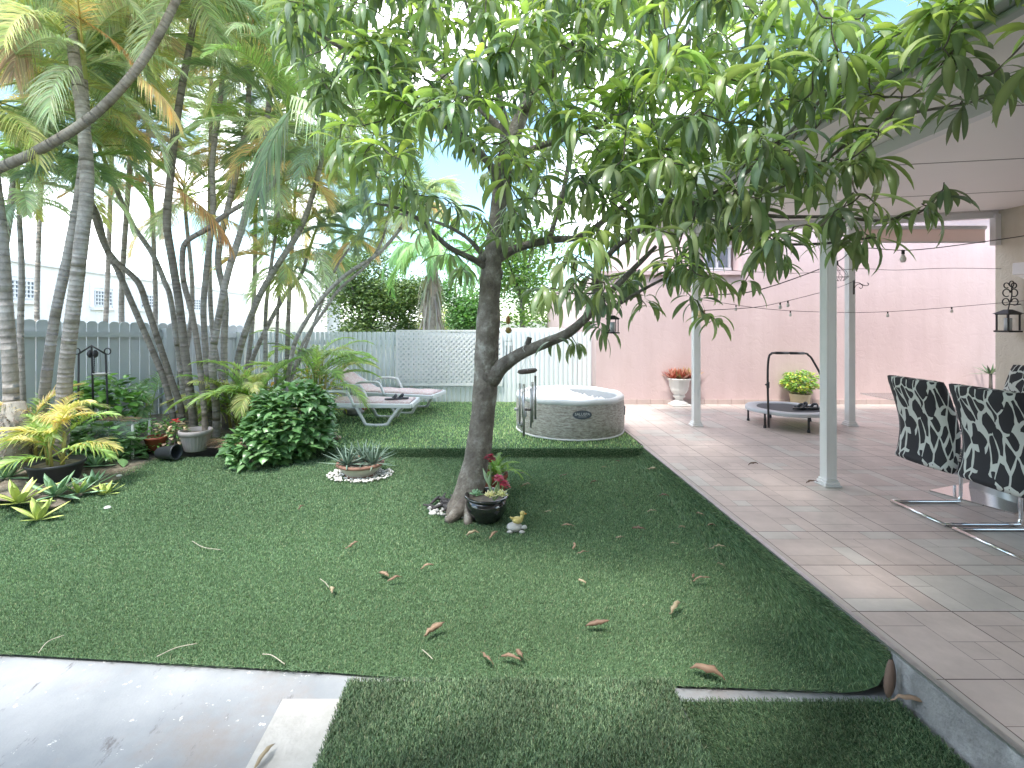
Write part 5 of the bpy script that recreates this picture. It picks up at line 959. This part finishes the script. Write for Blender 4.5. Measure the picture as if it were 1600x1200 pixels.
# things beside the loungers
M_rag = mat('grey_cloth', (.22, .22, .24), (.45, .44, .45), scale=14, rough=.9); M_red = mat('dark_red_cloth', (.25, .04, .04), (.35, .08, .07), scale=15, rough=.8)
for (x, y, d, r, m_, lab) in ((553, 628, 7.75, (.16, .1, .07), M_rag, 'grey crumpled bag between the two loungers'), (562, 621, 8.0, (.11, .09, .08), M_red, 'dark red bundle between the two loungers')):
    q = P(x, y, d); q.z = r[2]*.9; mb = MB(); mb.blob(q, r, 16, 10, .1); tag(mb.build('cloth_bundle', m_, origin=(q.x, q.y, 0)), lab, 'bag')
v = G(505, 689); t = thing('garden_figurine', (v.x, v.y, 0), 'small white and blue figurine lying at the edge of the raised lawn beside the bush', 'figurine'); mb = MB(); mb.blob((v.x-.04, v.y, .07), (.045, .04, .07), 12, 10); mb.blob((v.x-.02, v.y, .14), (.03, .03, .03), 12, 10); mb.build('body', M_wpot, t); mb = MB(); mb.blob((v.x, v.y-.04, .03), (.09, .04, .03), 12, 8); mb.build('base', mat('blue_grey', (.18, .22, .3)), t)
v = G(522, 688); t = thing('garden_figurine', (v.x, v.y, 0), 'small pink shell-like ornament at the edge of the raised lawn', 'figurine'); mb = MB(); mb.blob((v.x+.01, v.y, .035), (.08, .04, .032), 14, 10, .03); mb.blob((v.x, v.y, .07), (.04, .03, .03), 12, 8, .03); mb.build('body', mat('pink_ceramic', (.6, .4, .36)), t)
# ------------------------------------------------------------ trampoline
M_mesh = mat('trampoline_mat', (.055, .06, .07), (.07, .075, .085), rough=.7); M_pad = mat('trampoline_pad', (.50, .51, .54), (.44, .45, .48), scale=4, rough=.5)
c = np.array((4.33, 7.08, 0)); t = thing('mini_trampoline', tuple(c), 'small grey exercise trampoline with a black U-shaped handlebar on the patio', 'trampoline'); R = .57; Z = .235
def hexr(R, z, ph=0, K=6): return [(c[0]+R*math.cos(ph+i*math.pi/3), c[1]+R*math.sin(ph+i*math.pi/3), z) for i in range(K)]
def rsmooth(R, z, K=48): 
    out = []
    for i in range(K): a = i*2*math.pi/K; k = 1-.045*(1-math.cos(6*a))/2; out.append((c[0]+R*k*math.cos(a), c[1]+R*k*math.sin(a), z))
    return out
mb = MB(); prs = [rsmooth(R, Z-.03), rsmooth(R+.006, Z), rsmooth(R-.01, Z+.012), rsmooth(R-.15, Z+.012), rsmooth(R-.155, Z-.0)]; K = 48; mb.add([p for q in prs for p in q], [(i*K+j, i*K+(j+1) % K, (i+1)*K+(j+1) % K, (i+1)*K+j) for i in range(4) for j in range(K)]); mb.build('pad', M_pad, t)
mb = MB(); q = rsmooth(R-.14, Z+.002); mb.add(q+[(c[0], c[1], Z-.004)], None, [(i, (i+1) % K, K) for i in range(K)]); mb.build('jump_mat', M_mesh, t)
mb = MB(); q = rsmooth(R-.025, Z-.02); mb.tube(q+q[:1], .016, 8, False); mb.build('frame', M_iron, t)
for i in range(6): a = i*math.pi/3+.45; x, y = c[0]+(R-.06)*math.cos(a), c[1]+(R-.06)*math.sin(a); mb = MB(); mb.tube([(x, y, Z-.03), (x, y, .03)], .014, 8); lg = mb.build('leg', M_iron, t); mb = MB(); mb.tube([(x, y, .035), (x, y, .001)], [.018, .021], 10); mb.build('foot_cap', M_blkpl, lg)
hy = c[1]-.42; hb = [P(1201, 668, 6.75), P(1199.5, 590, 6.75), P(1201, 560, 6.8), P(1205, 553, 6.85), P(1212, 551.5, 6.9), P(1256, 552, 7.1), P(1263, 555, 7.13), P(1270, 563, 7.15), P(1287, 598, 7.2), P(1290, 640, 7.25), P(1290, 655, 7.25)]
mb = MB(); mb.tube(smooth_path(hb, 4), .0145, 8); hbo = mb.build('handlebar', M_iron, t)
mb = MB(); mb.tube([P(1212, 551.5, 6.9), P(1231, 551.7, 6.985)], .02, 10); mb.tube([P(1235, 551.8, 7.0), P(1256, 552, 7.1)], .02, 10); mb.build('foam_grip', M_blkpl, hbo); mb = MB(); mb.tube([P(1196, 601, 6.75), P(1200, 601, 6.75)], .012, 8); mb.tube([P(1200, 597, 6.75), P(1200, 606, 6.75)], .02, 8); mb.build('knob', M_blkpl, hbo)
sandal(4.42, 6.95, .25, .25, 'black sandal on the trampoline, the nearer one'); sandal(4.55, 7.08, .25, -.1, 'black sandal on the trampoline, the farther one'); sandal(4.62, 6.96, .25, .4, 'third dark shoe on the trampoline beside the post')
# ------------------------------------------------------------ patterned chairs and table
def zebra(name):
    m, n, l, b = nt(name); tc = N(n, 'ShaderNodeTexCoord'); mp = N(n, 'ShaderNodeMapping'); mp.inputs['Scale'].default_value = (1, 1, .30); l.new(tc.outputs['Object'], mp.inputs[0])
    ds = N(n, 'ShaderNodeTexNoise', i_Scale=5, i_Detail=2); l.new(mp.outputs[0], ds.inputs[0]); ad = N(n, 'ShaderNodeMix', data_type='RGBA', blend_type='ADD'); ad.inputs[0].default_value = .09; l.new(mp.outputs[0], ad.inputs[6]); l.new(ds.outputs['Color'], ad.inputs[7])
    v = N(n, 'ShaderNodeTexVoronoi', feature='DISTANCE_TO_EDGE', i_Scale=17, i_Randomness=1.0); l.new(ad.outputs[2], v.inputs[0])
    w2 = N(n, 'ShaderNodeTexNoise', i_Scale=9, i_Detail=1); l.new(tc.outputs['Object'], w2.inputs[0]); mr = N(n, 'ShaderNodeMapRange', i_From_Min=.35, i_From_Max=.7, i_To_Min=.035, i_To_Max=.14); l.new(w2.outputs[0], mr.inputs[0])
    lt0 = N(n, 'ShaderNodeMath', operation='LESS_THAN'); l.new(v.outputs['Distance'], lt0.inputs[0]); l.new(mr.outputs[0], lt0.inputs[1]); w3 = N(n, 'ShaderNodeTexNoise', i_Scale=12, i_Detail=0); l.new(mp.outputs[0], w3.inputs[0]); g3 = N(n, 'ShaderNodeMath', operation='GREATER_THAN'); l.new(w3.outputs[0], g3.inputs[0]); g3.inputs[1].default_value = .34; lt = N(n, 'ShaderNodeMath', operation='MULTIPLY'); l.new(lt0.outputs[0], lt.inputs[0]); l.new(g3.outputs[0], lt.inputs[1])
    mx = N(n, 'ShaderNodeMix', data_type='RGBA'); l.new(lt.outputs[0], mx.inputs[0]); mx.inputs[6].default_value = (.022, .022, .028, 1); mx.inputs[7].default_value = (.56, .58, .56, 1); l.new(mx.outputs[2], b.inputs['Base Color']); b.inputs['Roughness'].default_value = .8
    f = N(n, 'ShaderNodeTexNoise', i_Scale=300); l.new(tc.outputs['Object'], f.inputs[0]); bm = N(n, 'ShaderNodeBump', i_Strength=.2, i_Distance=.002); l.new(f.outputs[0], bm.inputs['Height']); l.new(bm.outputs[0], b.inputs['Normal']); return m
M_zeb = zebra('black_white_upholstery'); M_chrome = mat('chrome', (.75, .75, .77), (.7, .7, .72), rough=.1, metal=1); M_steel = mat('brushed_steel', (.42, .43, .45), (.36, .37, .39), scale=4, rough=.35, metal=.7)
def chair():      # faces +x, width along y, origin at the rear sled corner line
    t = thing('dining_chair', (0, 0, 0), '', 'chair', 'patterned dining chairs round the patio table'); W = .228
    cen = smooth_path([(.02, .385), (.045, .45), (.065, .58), (.06, .70), (.02, .86), (-.045, 1.045)], 6); nrm = np.gradient(cen, axis=0); nrm = unit(np.stack([nrm[:, 1], -nrm[:, 0]], 1)); k = len(cen); th = np.interp(np.linspace(0, 1, k), [0, .05, .5, .95, 1], [.016, .044, .050, .044, .02])
    mb = MB(); ys = np.linspace(-W-.015, W+.015, 9); V = []
    for s_ in (1, -1):
        for i in range(k):
            for y in ys: e = 1-.6*(abs(y)/(W+.015))**6; p = cen[i]+nrm[i]*th[i]*s_*e+np.array((.02*(y/W)**2, 0)); V.append((p[0], y, p[1]))
    g = lambda s_, i, j: s_*k*9+i*9+j; Q = []
    for i in range(k-1):
        for j in range(8): Q.append((g(0, i, j), g(0, i, j+1), g(0, i+1, j+1), g(0, i+1, j))); Q.append((g(1, i, j), g(1, i+1, j), g(1, i+1, j+1), g(1, i, j+1)))
        Q.append((g(0, i, 0), g(0, i+1, 0), g(1, i+1, 0), g(1, i, 0))); Q.append((g(0, i, 8), g(1, i, 8), g(1, i+1, 8), g(0, i+1, 8)))
    for j in range(8): Q.append((g(0, 0, j), g(1, 0, j), g(1, 0, j+1), g(0, 0, j+1))); Q.append((g(0, k-1, j), g(0, k-1, j+1), g(1, k-1, j+1), g(1, k-1, j)))
    mb.add(V, Q); mb.build('backrest', M_zeb, t)
    mb = MB(); mb.bx(.05, .52, -W, W, .385, .465); bevel(mb.build('seat', M_zeb, t, smooth=False), .02, 3)
    mb = MB(); mb.bx(.10, .50, -W+.02, W-.02, .37, .384); mb.beam((.50, 0, .377), (.56, 0, .36), .34, .012); mb.build('seat_plate', M_steel, t, smooth=False)
    mb = MB(); f = .55
    for y in (-W, W): mb.tube(smooth_path([(0.0, y, .013), (f-.05, y, .013), (f, y, .03), (f+.01, y, .10), (f+.005, y, .32), (f-.03, y, .365), (f-.1, y, .372)], 4), .0125, 10)
    mb.tube([(0, -W-.012, .013), (0, W+.012, .013)], .0125, 10); mb.build('sled_base', M_chrome, t); return t
ch = chair(); ch['label'] = 'far patterned chair facing away to the right, left end of the row'; ch.location = (3.33, 3.82, 0)
for (x, y, rz, lab) in ((3.33, 3.28, 0, 'near patterned chair, second in the row, cut by the right edge'), (5.3, 4.75, math.pi*.98, 'patterned chair beyond the table, seen between the two front chairs')):
    q = copy_tree(ch); q.location = (x, y, 0); q.rotation_euler = (0, 0, rz); q['label'] = lab
t = thing('dining_table', (4.5, 3.85, 0), 'patio table with curved steel pedestal behind the patterned chairs', 'table')
mb = MB(); mb.bx(3.86, 5.05, 3.35, 5.1, .735, .747); o = mb.build('table_top', M_clear, t, smooth=False); bevel(o, .003)
for s_ in (-1, 1):
    mb = MB(); V = []; pr = smooth_path([(4.42+s_*.12, .012), (4.40+s_*.06, .25), (4.36+s_*.03, .45), (4.28+s_*.18, .733)], 5)
    for th in (0, .006):
        for (x, z) in pr:
            for y in (4.0, 4.4): V.append((x+th, y, z))
    k = len(pr); Q = [(i*2, i*2+1, i*2+3, i*2+2) for i in range(k-1)]+[(2*k+i*2, 2*k+i*2+2, 2*k+i*2+3, 2*k+i*2+1) for i in range(k-1)]+[(i*2, i*2+2, 2*k+i*2+2, 2*k+i*2) for i in range(k-1)]+[(i*2+1, 2*k+i*2+1, 2*k+i*2+3, i*2+3) for i in range(k-1)]
    mb.add(V, Q); mb.build('pedestal', M_steel, t)
mb = MB(); r_ = Matrix.Rotation(.35, 4, 'Z'); mb.box((4.35, 4.2, .007), (.8, .55, .010), r_); mb.build('base_plate', mat('polished_plate', (.62, .58, .57), (.6, .56, .55), rough=.08, metal=.9), t, smooth=False)
# ------------------------------------------------------------ hanging things
M_alum = mat('chime_tube', (.40, .41, .42), (.5, .51, .52), rough=.3, metal=.8); M_wood = mat('dark_wood', (.05, .035, .03), (.09, .065, .055), scale=14, rough=.7); M_cord = mat('cord', (.6, .6, .58)); M_wire = mat('black_wire', (.02, .02, .02))
D = 4.06; t = thing('wind_chime', tuple(P(824, 580, D)), 'large wind chime with long metal tubes under a dark wooden disc', 'wind chime')
mb = MB(); q = P(824, 580, D); mb.lathe([(0, -.012), (.07, -.014), (.084, 0), (.075, .014), (0, .014)], (0, 0, 0), 24); Vq = np.concatenate(mb.V)@np.array(Matrix.Rotation(-.12, 3, 'Y')).T+np.array(q); mb.V = [Vq]; mb.build('disc', M_wood, t)
mb = MB(); knot = P(824, 556, D)
for k in range(3): a = k*2.1+.4; mb.tube([knot, q+Vector((.06*math.cos(a), .06*math.sin(a), .01))], .0016, 5)
mb.tube([P(821, 534, D), P(817, 545, D-.05), P(824, 556, D), P(828, 545, D+.05), P(821, 534, D)], .0035, 6); mb.tube([q, P(824, 640, D)], .0014, 5); mb.build('cord', M_cord, t)
for (x, y0, y1, dy, r) in ((812, 599, 662, -.03, .008), (818.5, 600, 682, -.06, .009), (816.5, 612, 652, .04, .007), (829.5, 607, 668, .05, .007), (832, 597, 660, -.05, .009), (836.5, 587, 655, .0, .009)):
    mb = MB(); mb.tube([P(x, y0, D+dy), P(x, y1, D+dy)], r, 12); mb.build('chime_tube', M_alum, t); mb = MB(); mb.tube([P(x, y0, D+dy), P(x, 580, D+dy)], .001, 4); mb.build('cord', M_cord, t)
mb = MB(); mb.lathe([(0, -.004), (.035, -.004), (.035, .004), (0, .004)], P(824, 640, D), 16); mb.build('striker', M_wood, t)
D = 4.5; t = thing('wind_chime', tuple(P(795, 532, D)), 'small wind chime with coloured glass ornament hanging right beside the mango trunk', 'wind chime')
mb = MB(); 
for x in (791, 797, 800): mb.tube([P(x, 540, D), P(x, 558 if x != 791 else 563, D)], .006, 8)
mb.build('chime_tube', M_alum, t); mb = MB(); mb.tube([P(790, 533, D), P(800, 533, D)], .004, 6)
for x in (791, 797, 800): mb.tube([P(x, 533, D), P(x, 540, D)], .001, 4)
mb.tube([P(790, 533, D), P(795, 525, D), P(800, 533, D)], .0015, 4); mb.tube([P(795, 525, D), P(795, 440, D)], .0013, 4); mb.build('cord', M_cord, t)
mb = MB(); mb.blob(P(794.5, 516, D), .03, 14, 10); mb.build('glass_ball', mat('amber_glass', (.45, .4, .1), (.35, .15, .08), scale=30, rough=.1), t)
mb = MB(); mb.blob(P(794, 500, D), (.022, .018, .04), 10, 8); mb.beam(P(797, 518, D), P(803, 512, D), .03, .004); mb.build('ornament', mat('copper_ornament', (.35, .13, .06), (.5, .35, .1), scale=40, rough=.4), t)
def lantern(name, c, s, label, glassm, cat='lantern', hang=None):
    t = thing(name, tuple(c), label, cat); cx, cy, cz_ = c; mb = MB(); h = s
    for sx in (-1, 1):
        for sy in (-1, 1): mb.beam((cx+sx*.36*s, cy+sy*.36*s, cz_-.5*h), (cx+sx*.36*s, cy+sy*.36*s, cz_+.5*h), .07*s, .07*s, up=(1, 0, 0))
    mb.bx(cx-.46*s, cx+.46*s, cy-.46*s, cy+.46*s, cz_-.62*h, cz_-.51*h); mb.bx(cx-.42*s, cx+.42*s, cy-.42*s, cy+.42*s, cz_+.501*h, cz_+.56*h); mb.build('frame', M_iron, t, smooth=False)
    mb = MB(); mb.add([(cx+a*.52*s, cy+b_*.52*s, cz_+.561*h) for a, b_ in ((-1, -1), (1, -1), (1, 1), (-1, 1))]+[(cx+a*.14*s, cy+b_*.14*s, cz_+.84*h) for a, b_ in ((-1, -1), (1, -1), (1, 1), (-1, 1))], [(0, 1, 5, 4), (1, 2, 6, 5), (2, 3, 7, 6), (3, 0, 4, 7), (4, 5, 6, 7), (3, 2, 1, 0)]); mb.build('roof', M_iron, t, smooth=False)
    mb = MB(); mb.tube([(cx, cy, cz_-.5*h), (cx, cy, cz_+.3*h)], .2*s, 12); mb.build('candle', glassm, t)
    if hang: mb = MB(); mb.tube([(cx, cy, cz_+.84*h), hang], .0015, 5); mb.build('cord', M_wire, t)
    return t
M_cand = mat('frosted_glass', (.6, .62, .64), rough=.3); M_amb = mat('bamboo', (.55, .42, .22), (.48, .36, .18), scale=20, rough=.6)
lantern('hanging_lantern', P(957, 509, 3.8), .095, 'small black hanging lantern under the mango branch', M_cand, hang=tuple(P(957, 470, 3.8)))
D = 6.82; q = P(1096, 491, D); t = thing('hanging_candle_holder', tuple(q), 'small bamboo-coloured cup on a wire loop hanging by the far slender post', 'candle holder'); mb = MB(); mb.lathe([(0, -.05), (.045, -.05), (.05, .05), (.044, .05), (.04, -.04)], q, 20); mb.build('cup', M_amb, t); mb = MB(); mb.tube([q+Vector((-.048, 0, .04)), P(1091, 455, D), q+Vector((.048, 0, .04))], .003, 5); mb.build('wire_loop', M_wire, t)
# wall lantern
q = P(1574, 505, 6.55); q.x = 7.05; q = Vector((7.03, 7.03*F/(1575-760), 0)); q.z = HC-(504-500)*q.y/F
t = lantern('wall_lantern', q, .21, 'black coach lantern with scroll ironwork on the cream house wall', M_cand)
def scroll(pts, r=.007): mb.tube(smooth_path(pts, 4), r, 6)
mb = MB(); x, y, z = q; yy = y
scroll([(x, yy, z+.17), (x+.02, yy, z+.25), (x+.05, yy, z+.36), (x+.05, yy, z+.5)]); 
for s_ in (-1, 1):
    for (ox, oz, rr) in ((.06, .28, .045), (.05, .40, .05), (.05, .50, .035)): scroll([(x+.03+(ox+rr*math.cos(a))*s_, yy, z+oz+rr*math.sin(a)) for a in np.linspace(3.1, -2.2, 9)])
scroll([(x+.05+.03*math.cos(a), yy, z+.52+.04*math.sin(a)) for a in np.linspace(0, 6.28, 9)]); scroll([(x, yy, z+.25), (x+.10, yy, z+.24), (7.2, yy, z+.25)]); mb.build('bracket', M_iron, t)
t = thing('flood_light', (7.15, 6.3, 2.1), 'white box-shaped wall light under the patio roof, above the coach lantern', 'wall light'); d_ = 6.6; mb = MB(); mb.bx(7.03, 7.199, 6.2, 6.6, 2.10, 2.26); bevel(mb.build('housing', M_white, t, smooth=False), .01); mb = MB(); mb.add([(7.05, 6.22, 2.099), (7.198, 6.22, 2.099), (7.198, 6.58, 2.099), (7.05, 6.58, 2.099), (7.1, 6.28, 2.04), (7.198, 6.28, 2.04), (7.198, 6.52, 2.04), (7.1, 6.52, 2.04)], [(0, 1, 5, 4), (2, 3, 7, 6), (3, 0, 4, 7), (4, 5, 6, 7)]); mb.build('hood', M_roofw, t, smooth=False)
# plant hook and cage lamp on the corner post
D = 6.82; t = thing('plant_hook', tuple(P(1332, 450, D)), 'black scrolled plant hook fixed to the far corner post', 'plant hook'); mb = MB(); mb.beam(P(1334, 438, D), P(1334, 460, D), .02, .012, up=(1, 0, 0)); scroll([P(1335, 442, D), P(1342, 442, D), P(1350, 446, D), P(1356, 446, D), P(1357, 443, D), P(1355, 442, D)], .005); scroll([P(1335, 450, D), P(1339, 445, D), P(1345, 444, D), P(1348, 448, D), P(1345, 451, D), P(1343, 449, D)], .004); mb.build('bracket', M_iron, t)
D = 6.3; t = thing('cage_lamp', tuple(P(1312, 420, D)), 'wire teardrop cage lamp with black cap hanging between two posts', 'lamp'); mb = MB(); top = P(1306, 411, D)
for k in range(8):
    a = k*math.pi/4; mb.tube([top+Vector((.02*math.cos(a), .02*math.sin(a), -.02)), P(1311, 424, D)+Vector((.075*math.cos(a), .075*math.sin(a), 0)), P(1313, 433, D)+Vector((.09*math.cos(a+.4), .09*math.sin(a+.4), 0)), P(1314, 439, D)+Vector((.03*math.cos(a), .03*math.sin(a), 0))], .0025, 5)
mb.tube([P(1313, 433, D)+Vector((.09*math.cos(a), .09*math.sin(a), 0)) for a in np.linspace(0, 6.28, 17)], .0025, 5); mb.build('cage', M_wire, t)
mb = MB(); mb.tube([top+Vector((0, 0, .03)), top+Vector((0, 0, -.03))], [.024, .03], 10); mb.build('cap', M_iron, t); mb = MB(); scroll([top+Vector((0, 0, .03)), P(1306, 400, D), P(1305, 396, D), P(1308, 392, D), P(1306, 387, D), P(1303, 389, D)], .003); mb.build('hook', M_wire, t)
# string lights
M_bulb = mat('bulb_glass', (.72, .70, .66), rough=.15, spec=.7)
def wire(pts, label, bulbs=(), r=.0035, big=False, name='string_lights', cat='string lights'):
    w_ = [P(*p) for p in pts]; t = thing(name, tuple(w_[0]), label, cat); mb = MB(); mb.tube(smooth_path(w_, 5), r, 5); mb.build('cable', M_wire, t)
    for bpt in bulbs:
        q = P(*bpt); s_ = 1.7 if big else .8; mb = MB(); mb.tube([q, q+Vector((0, 0, -.03*s_))], .011*s_, 8); sk = mb.build('socket', M_iron, t)
        mb = MB(); mb.lathe([(.008*s_, 0), (.02*s_, -.03*s_), (.022*s_, -.045*s_), (.014*s_, -.062*s_), (.001, -.066*s_)], q+Vector((0, 0, -.03*s_)), 12); mb.build('bulb', M_bulb, sk)
wire([(1610, 367, 6.3), (1520, 380, 6.4), (1420, 391, 6.5), (1340, 388, 6.7), (1306, 410, 6.3), (1190, 452, 5.6), (1100, 462, 5.0)], 'thick black string-light cable with one big clear bulb, topmost in front of the blind', [(1411, 391, 6.5)], .006, True)
wire([(1565, 420, 6.9), (1480, 419, 6.9), (1400, 422, 6.9), (1340, 420, 6.85), (1240, 427, 6.85), (1100, 420, 6.85)], 'bare thin wire crossing the pink wall above the small bulbs', name='thin_wire', cat='wire')
wire([(1610, 469, 6.6), (1487, 480, 6.7), (1387, 487, 6.8), (1304, 488, 6.85), (1200, 483, 6.85), (1095, 468, 6.85)], 'lowest string of small bulbs sagging across the pink wall', [(1487, 480, 6.7), (1387, 487, 6.8), (1304.5, 488, 6.85), (1235, 486, 6.85), (1150, 477, 6.85)])
wire([(1333, 440, 6.85), (1304, 451, 6.5), (1231, 470, 5.9), (1180, 480, 5.2), (1100, 485, 4.4)], 'string of small bulbs rising from the branch to the plant hook', [(1304, 451, 6.5), (1231, 470, 5.9), (1219, 473, 5.75)])
# ------------------------------------------------------------ fallen leaves and twigs
M_dry = leafmat('dry_leaf', rough=.6, trans=.08, ttint=(1, .8, .6)); DC = [(.22, .14, .095), (.28, .19, .13), (.16, .10, .07), (.33, .27, .18)]
fl = [(550, 861, .11, 30, 1, 'on the lawn, farthest left of the scattered ones'), (519, 930, .10, -70, 3, 'pale and short, standing near the left of the lawn'), (599, 905, .10, -40, 1, 'broad, left one of a touching pair left of centre'), (617, 915, .10, 10, 0, 'thin and curved, right one of a touching pair left of centre'), (667, 896, .10, 10, 1, 'lying flat between the touching pair and the mango trunk'), (678, 997, .15, 35, 1, 'largest flat one in the middle foreground'), (759, 1040, .14, -60, 0, 'leaning against the edge of the big turf mat, alone'), (798, 1042, .13, -30, 0, 'long, propped at the big turf mat beside a broad one'), (812, 1036, .10, -70, 0, 'broad and round, propped at the edge of the big turf mat'), (738, 843, .12, 5, 3, 'straight, just below the black pot'), (771, 846, .11, 45, 1, 'tilted, just right of the straight one below the black pot'), (886, 828, .11, -10, 1, 'slim, right of the duckling ornament'), (855, 806, .08, 10, 3, 'small, above and right of the duckling ornament'), (897, 862, .10, 75, 1, 'upright, upper one of a V-shaped pair'), (909, 874, .10, -15, 1, 'curved, lower one of a V-shaped pair'), (909, 918, .08, -50, 3, 'small pale heart-shaped, alone in the centre right of the lawn'), (933, 989, .15, -5, 2, 'long dark curled one in the foreground'), (968, 846, .07, 10, 3, 'tiny, right of the V-shaped pair'), (997, 834, .11, -30, 2, 'dark slim, far centre right'), (1018, 806, .09, -12, 3, 'thin, near the far right of the lawn'), (1066, 832, .07, -40, 3, 'thin pale, left of a broad one by the bank'), (1053, 859, .09, -60, 3, 'slim, pointing towards the camera on the right'), (1093, 812, .12, -80, 1, 'broad, at the foot of the turf bank'), (1113, 830, .11, -30, 1, 'slim, just below the broad one at the foot of the bank'), (1120, 865, .13, -8, 3, 'long pale wavy one on the right'), (1126, 890, .07, -60, 3, 'tiny, below the long pale wavy one'), (1083, 908, .06, 60, 0, 'short stub standing on a long flat one'), (1096, 917, .13, -4, 0, 'long flat, under a short stub on the right'), (1055, 962, .13, 40, 3, 'yellowish, raised like a wing in the right foreground'), (1197, 901, .11, -35, 1, 'at the base of the bank, halfway to the camera'), (1272, 966, .10, 85, 0, 'upright curled, left of a pair near the bank corner'), (1283, 970, .11, -35, 1, 'broad, right of a pair near the bank corner'), (1105, 1063, .18, -28, 0, 'long rolled one lying on the concrete strip between lawn and mats'), (880, 749, .09, 12, 2, 'small dark, on the far lawn below the step'), (943, 736, .08, 8, 3, 'pale crescent, on the far lawn below the hot tub'), (1020, 738, .12, -18, 3, 'long pale, in the far right corner of the lawn'), (822, 766, .12, -8, 3, 'pale, flat, right of the red flowers'), (816, 745, .07, -50, 3, 'small white-green, near the fern'), (965, 725, .07, -2, 2, 'tiny dark, close to the step of the raised lawn'), (470, 800, .07, 60, 2, 'small, on the left part of the lawn'), (1037, 780, .10, 0, 2, 'almost black, far right of the lawn'), (928, 760, .09, 10, 2, 'thin brown, on the lawn in front of the hot tub')]
def leafobj(c, L, deg, ci, label, curl=None, W=None, wob=None, name='fallen_leaf'):
    L *= .92; mb = MB(); a = math.radians(deg); cu = random.uniform(.3, 1.5) if curl is None else curl; W = W or L*random.uniform(.09, .14); el = random.uniform(.1, .4)+cu*.35
    col = np.array([DC[ci]])*random.uniform(.85, 1.15); p0 = np.array(c)-np.array((math.cos(a), math.sin(a), 0))*L*.45+np.array((0, 0, .006))
    leaves(mb, p0[None], np.array([a]), np.array([el]), np.array([cu]), np.array([L]), np.array([W]), [.1, .4, .9, 1, .85, .5, .06], col, fold=random.uniform(.4, .9), n=9, twist=random.uniform(-.7, .7), spike=False)
    V = mb.V[0]; V += np.repeat(RNG.normal(0, .0028, (9, 3)), 3, 0)+RNG.normal(0, .0016, V.shape); V += np.array((0, 0, max(0, c[2]+.004-V[:, 2].min()))); mb.V[0] = V
    st = V[1]; o = mb.build(name, M_dry, origin=c); s_ = o.modifiers.new('thick', 'SOLIDIFY'); s_.thickness = .0012; return tag(o, label, 'fallen leaf', 'fallen mango leaves')
for (x, y, L, deg, ci, lab) in fl:
    q = GL(x, y); q.z = zl(q.y)+.024 if q.y > 2.3 else -.175
    leafobj(q, L, deg, ci, 'brown fallen leaf, '+lab)
for (px, py, z, L, deg, ci, lab) in ((1424, 1106, CL+.046, .17, -28, 1, 'long tan fallen leaf on the smaller turf mat'), (411, 1192, CL+.002, .13, 70, 3, 'yellow fallen leaf on the concrete at the bottom edge'), (1176, 728, .001, .12, -6, 2, 'grey-brown fallen leaf on the tiles left of the near post'), (1268, 757, .002, .11, -12, 2, 'brown curled leaf touching the base of the near post')):
    q = G(px, py, z); leafobj(q, L, deg, ci, lab)
q = G(1391, 1040, -.1); mb = MB(); q = Vector((1.80, 2.21, -.2)); col = np.array([(.22, .15, .12)]); leaves(mb, np.array([[q.x, q.y, -.19]]), np.array([0.2]), np.array([1.45]), np.array([-.1]), np.array([.17]), np.array([.026]), [.3, .8, 1, 1, .9, .7, .3], col, fold=.6, n=8, twist=1.3); o = mb.build('fallen_leaf', M_dry, origin=q); o.modifiers.new('thick', 'SOLIDIFY').thickness = .0012; tag(o, 'dark brown leaf standing upright in the gap between turf corner and patio edge', 'fallen leaf', 'fallen mango leaves')
M_twig = mat('pale_twig', (.5, .46, .38), (.4, .36, .3), scale=30); tws = [([(60, 1030), (75, 1012), (100, 1002)], 'pale curled twig at the far edge of the concrete on the left'), ([(245, 1036), (275, 1022), (308, 1015)], 'forked pale twig at the lawn edge above the concrete stain'), ([(300, 852), (318, 862), (345, 866)], 'thin straw twig on the left half of the lawn'), ([(500, 912), (508, 918), (514, 926)], 'short white twig touching the pale short leaf'), ([(660, 1025), (668, 1032), (676, 1040)], 'short pale twig below the largest leaf'), ([(410, 1032), (425, 1034), (445, 1048)], 'bent twig near the right end of the concrete edge')]
for pts, lab in tws:
    w_ = [GL(*p) for p in pts]; w_ = [(p.x, p.y, zl(p.y)+.032) for p in w_]; mb = MB(); mb.tube(smooth_path(w_, 4), .0022, 5); tag(mb.build('twig', M_twig, origin=w_[0]), lab, 'twig', 'thin pale twigs on the lawn')
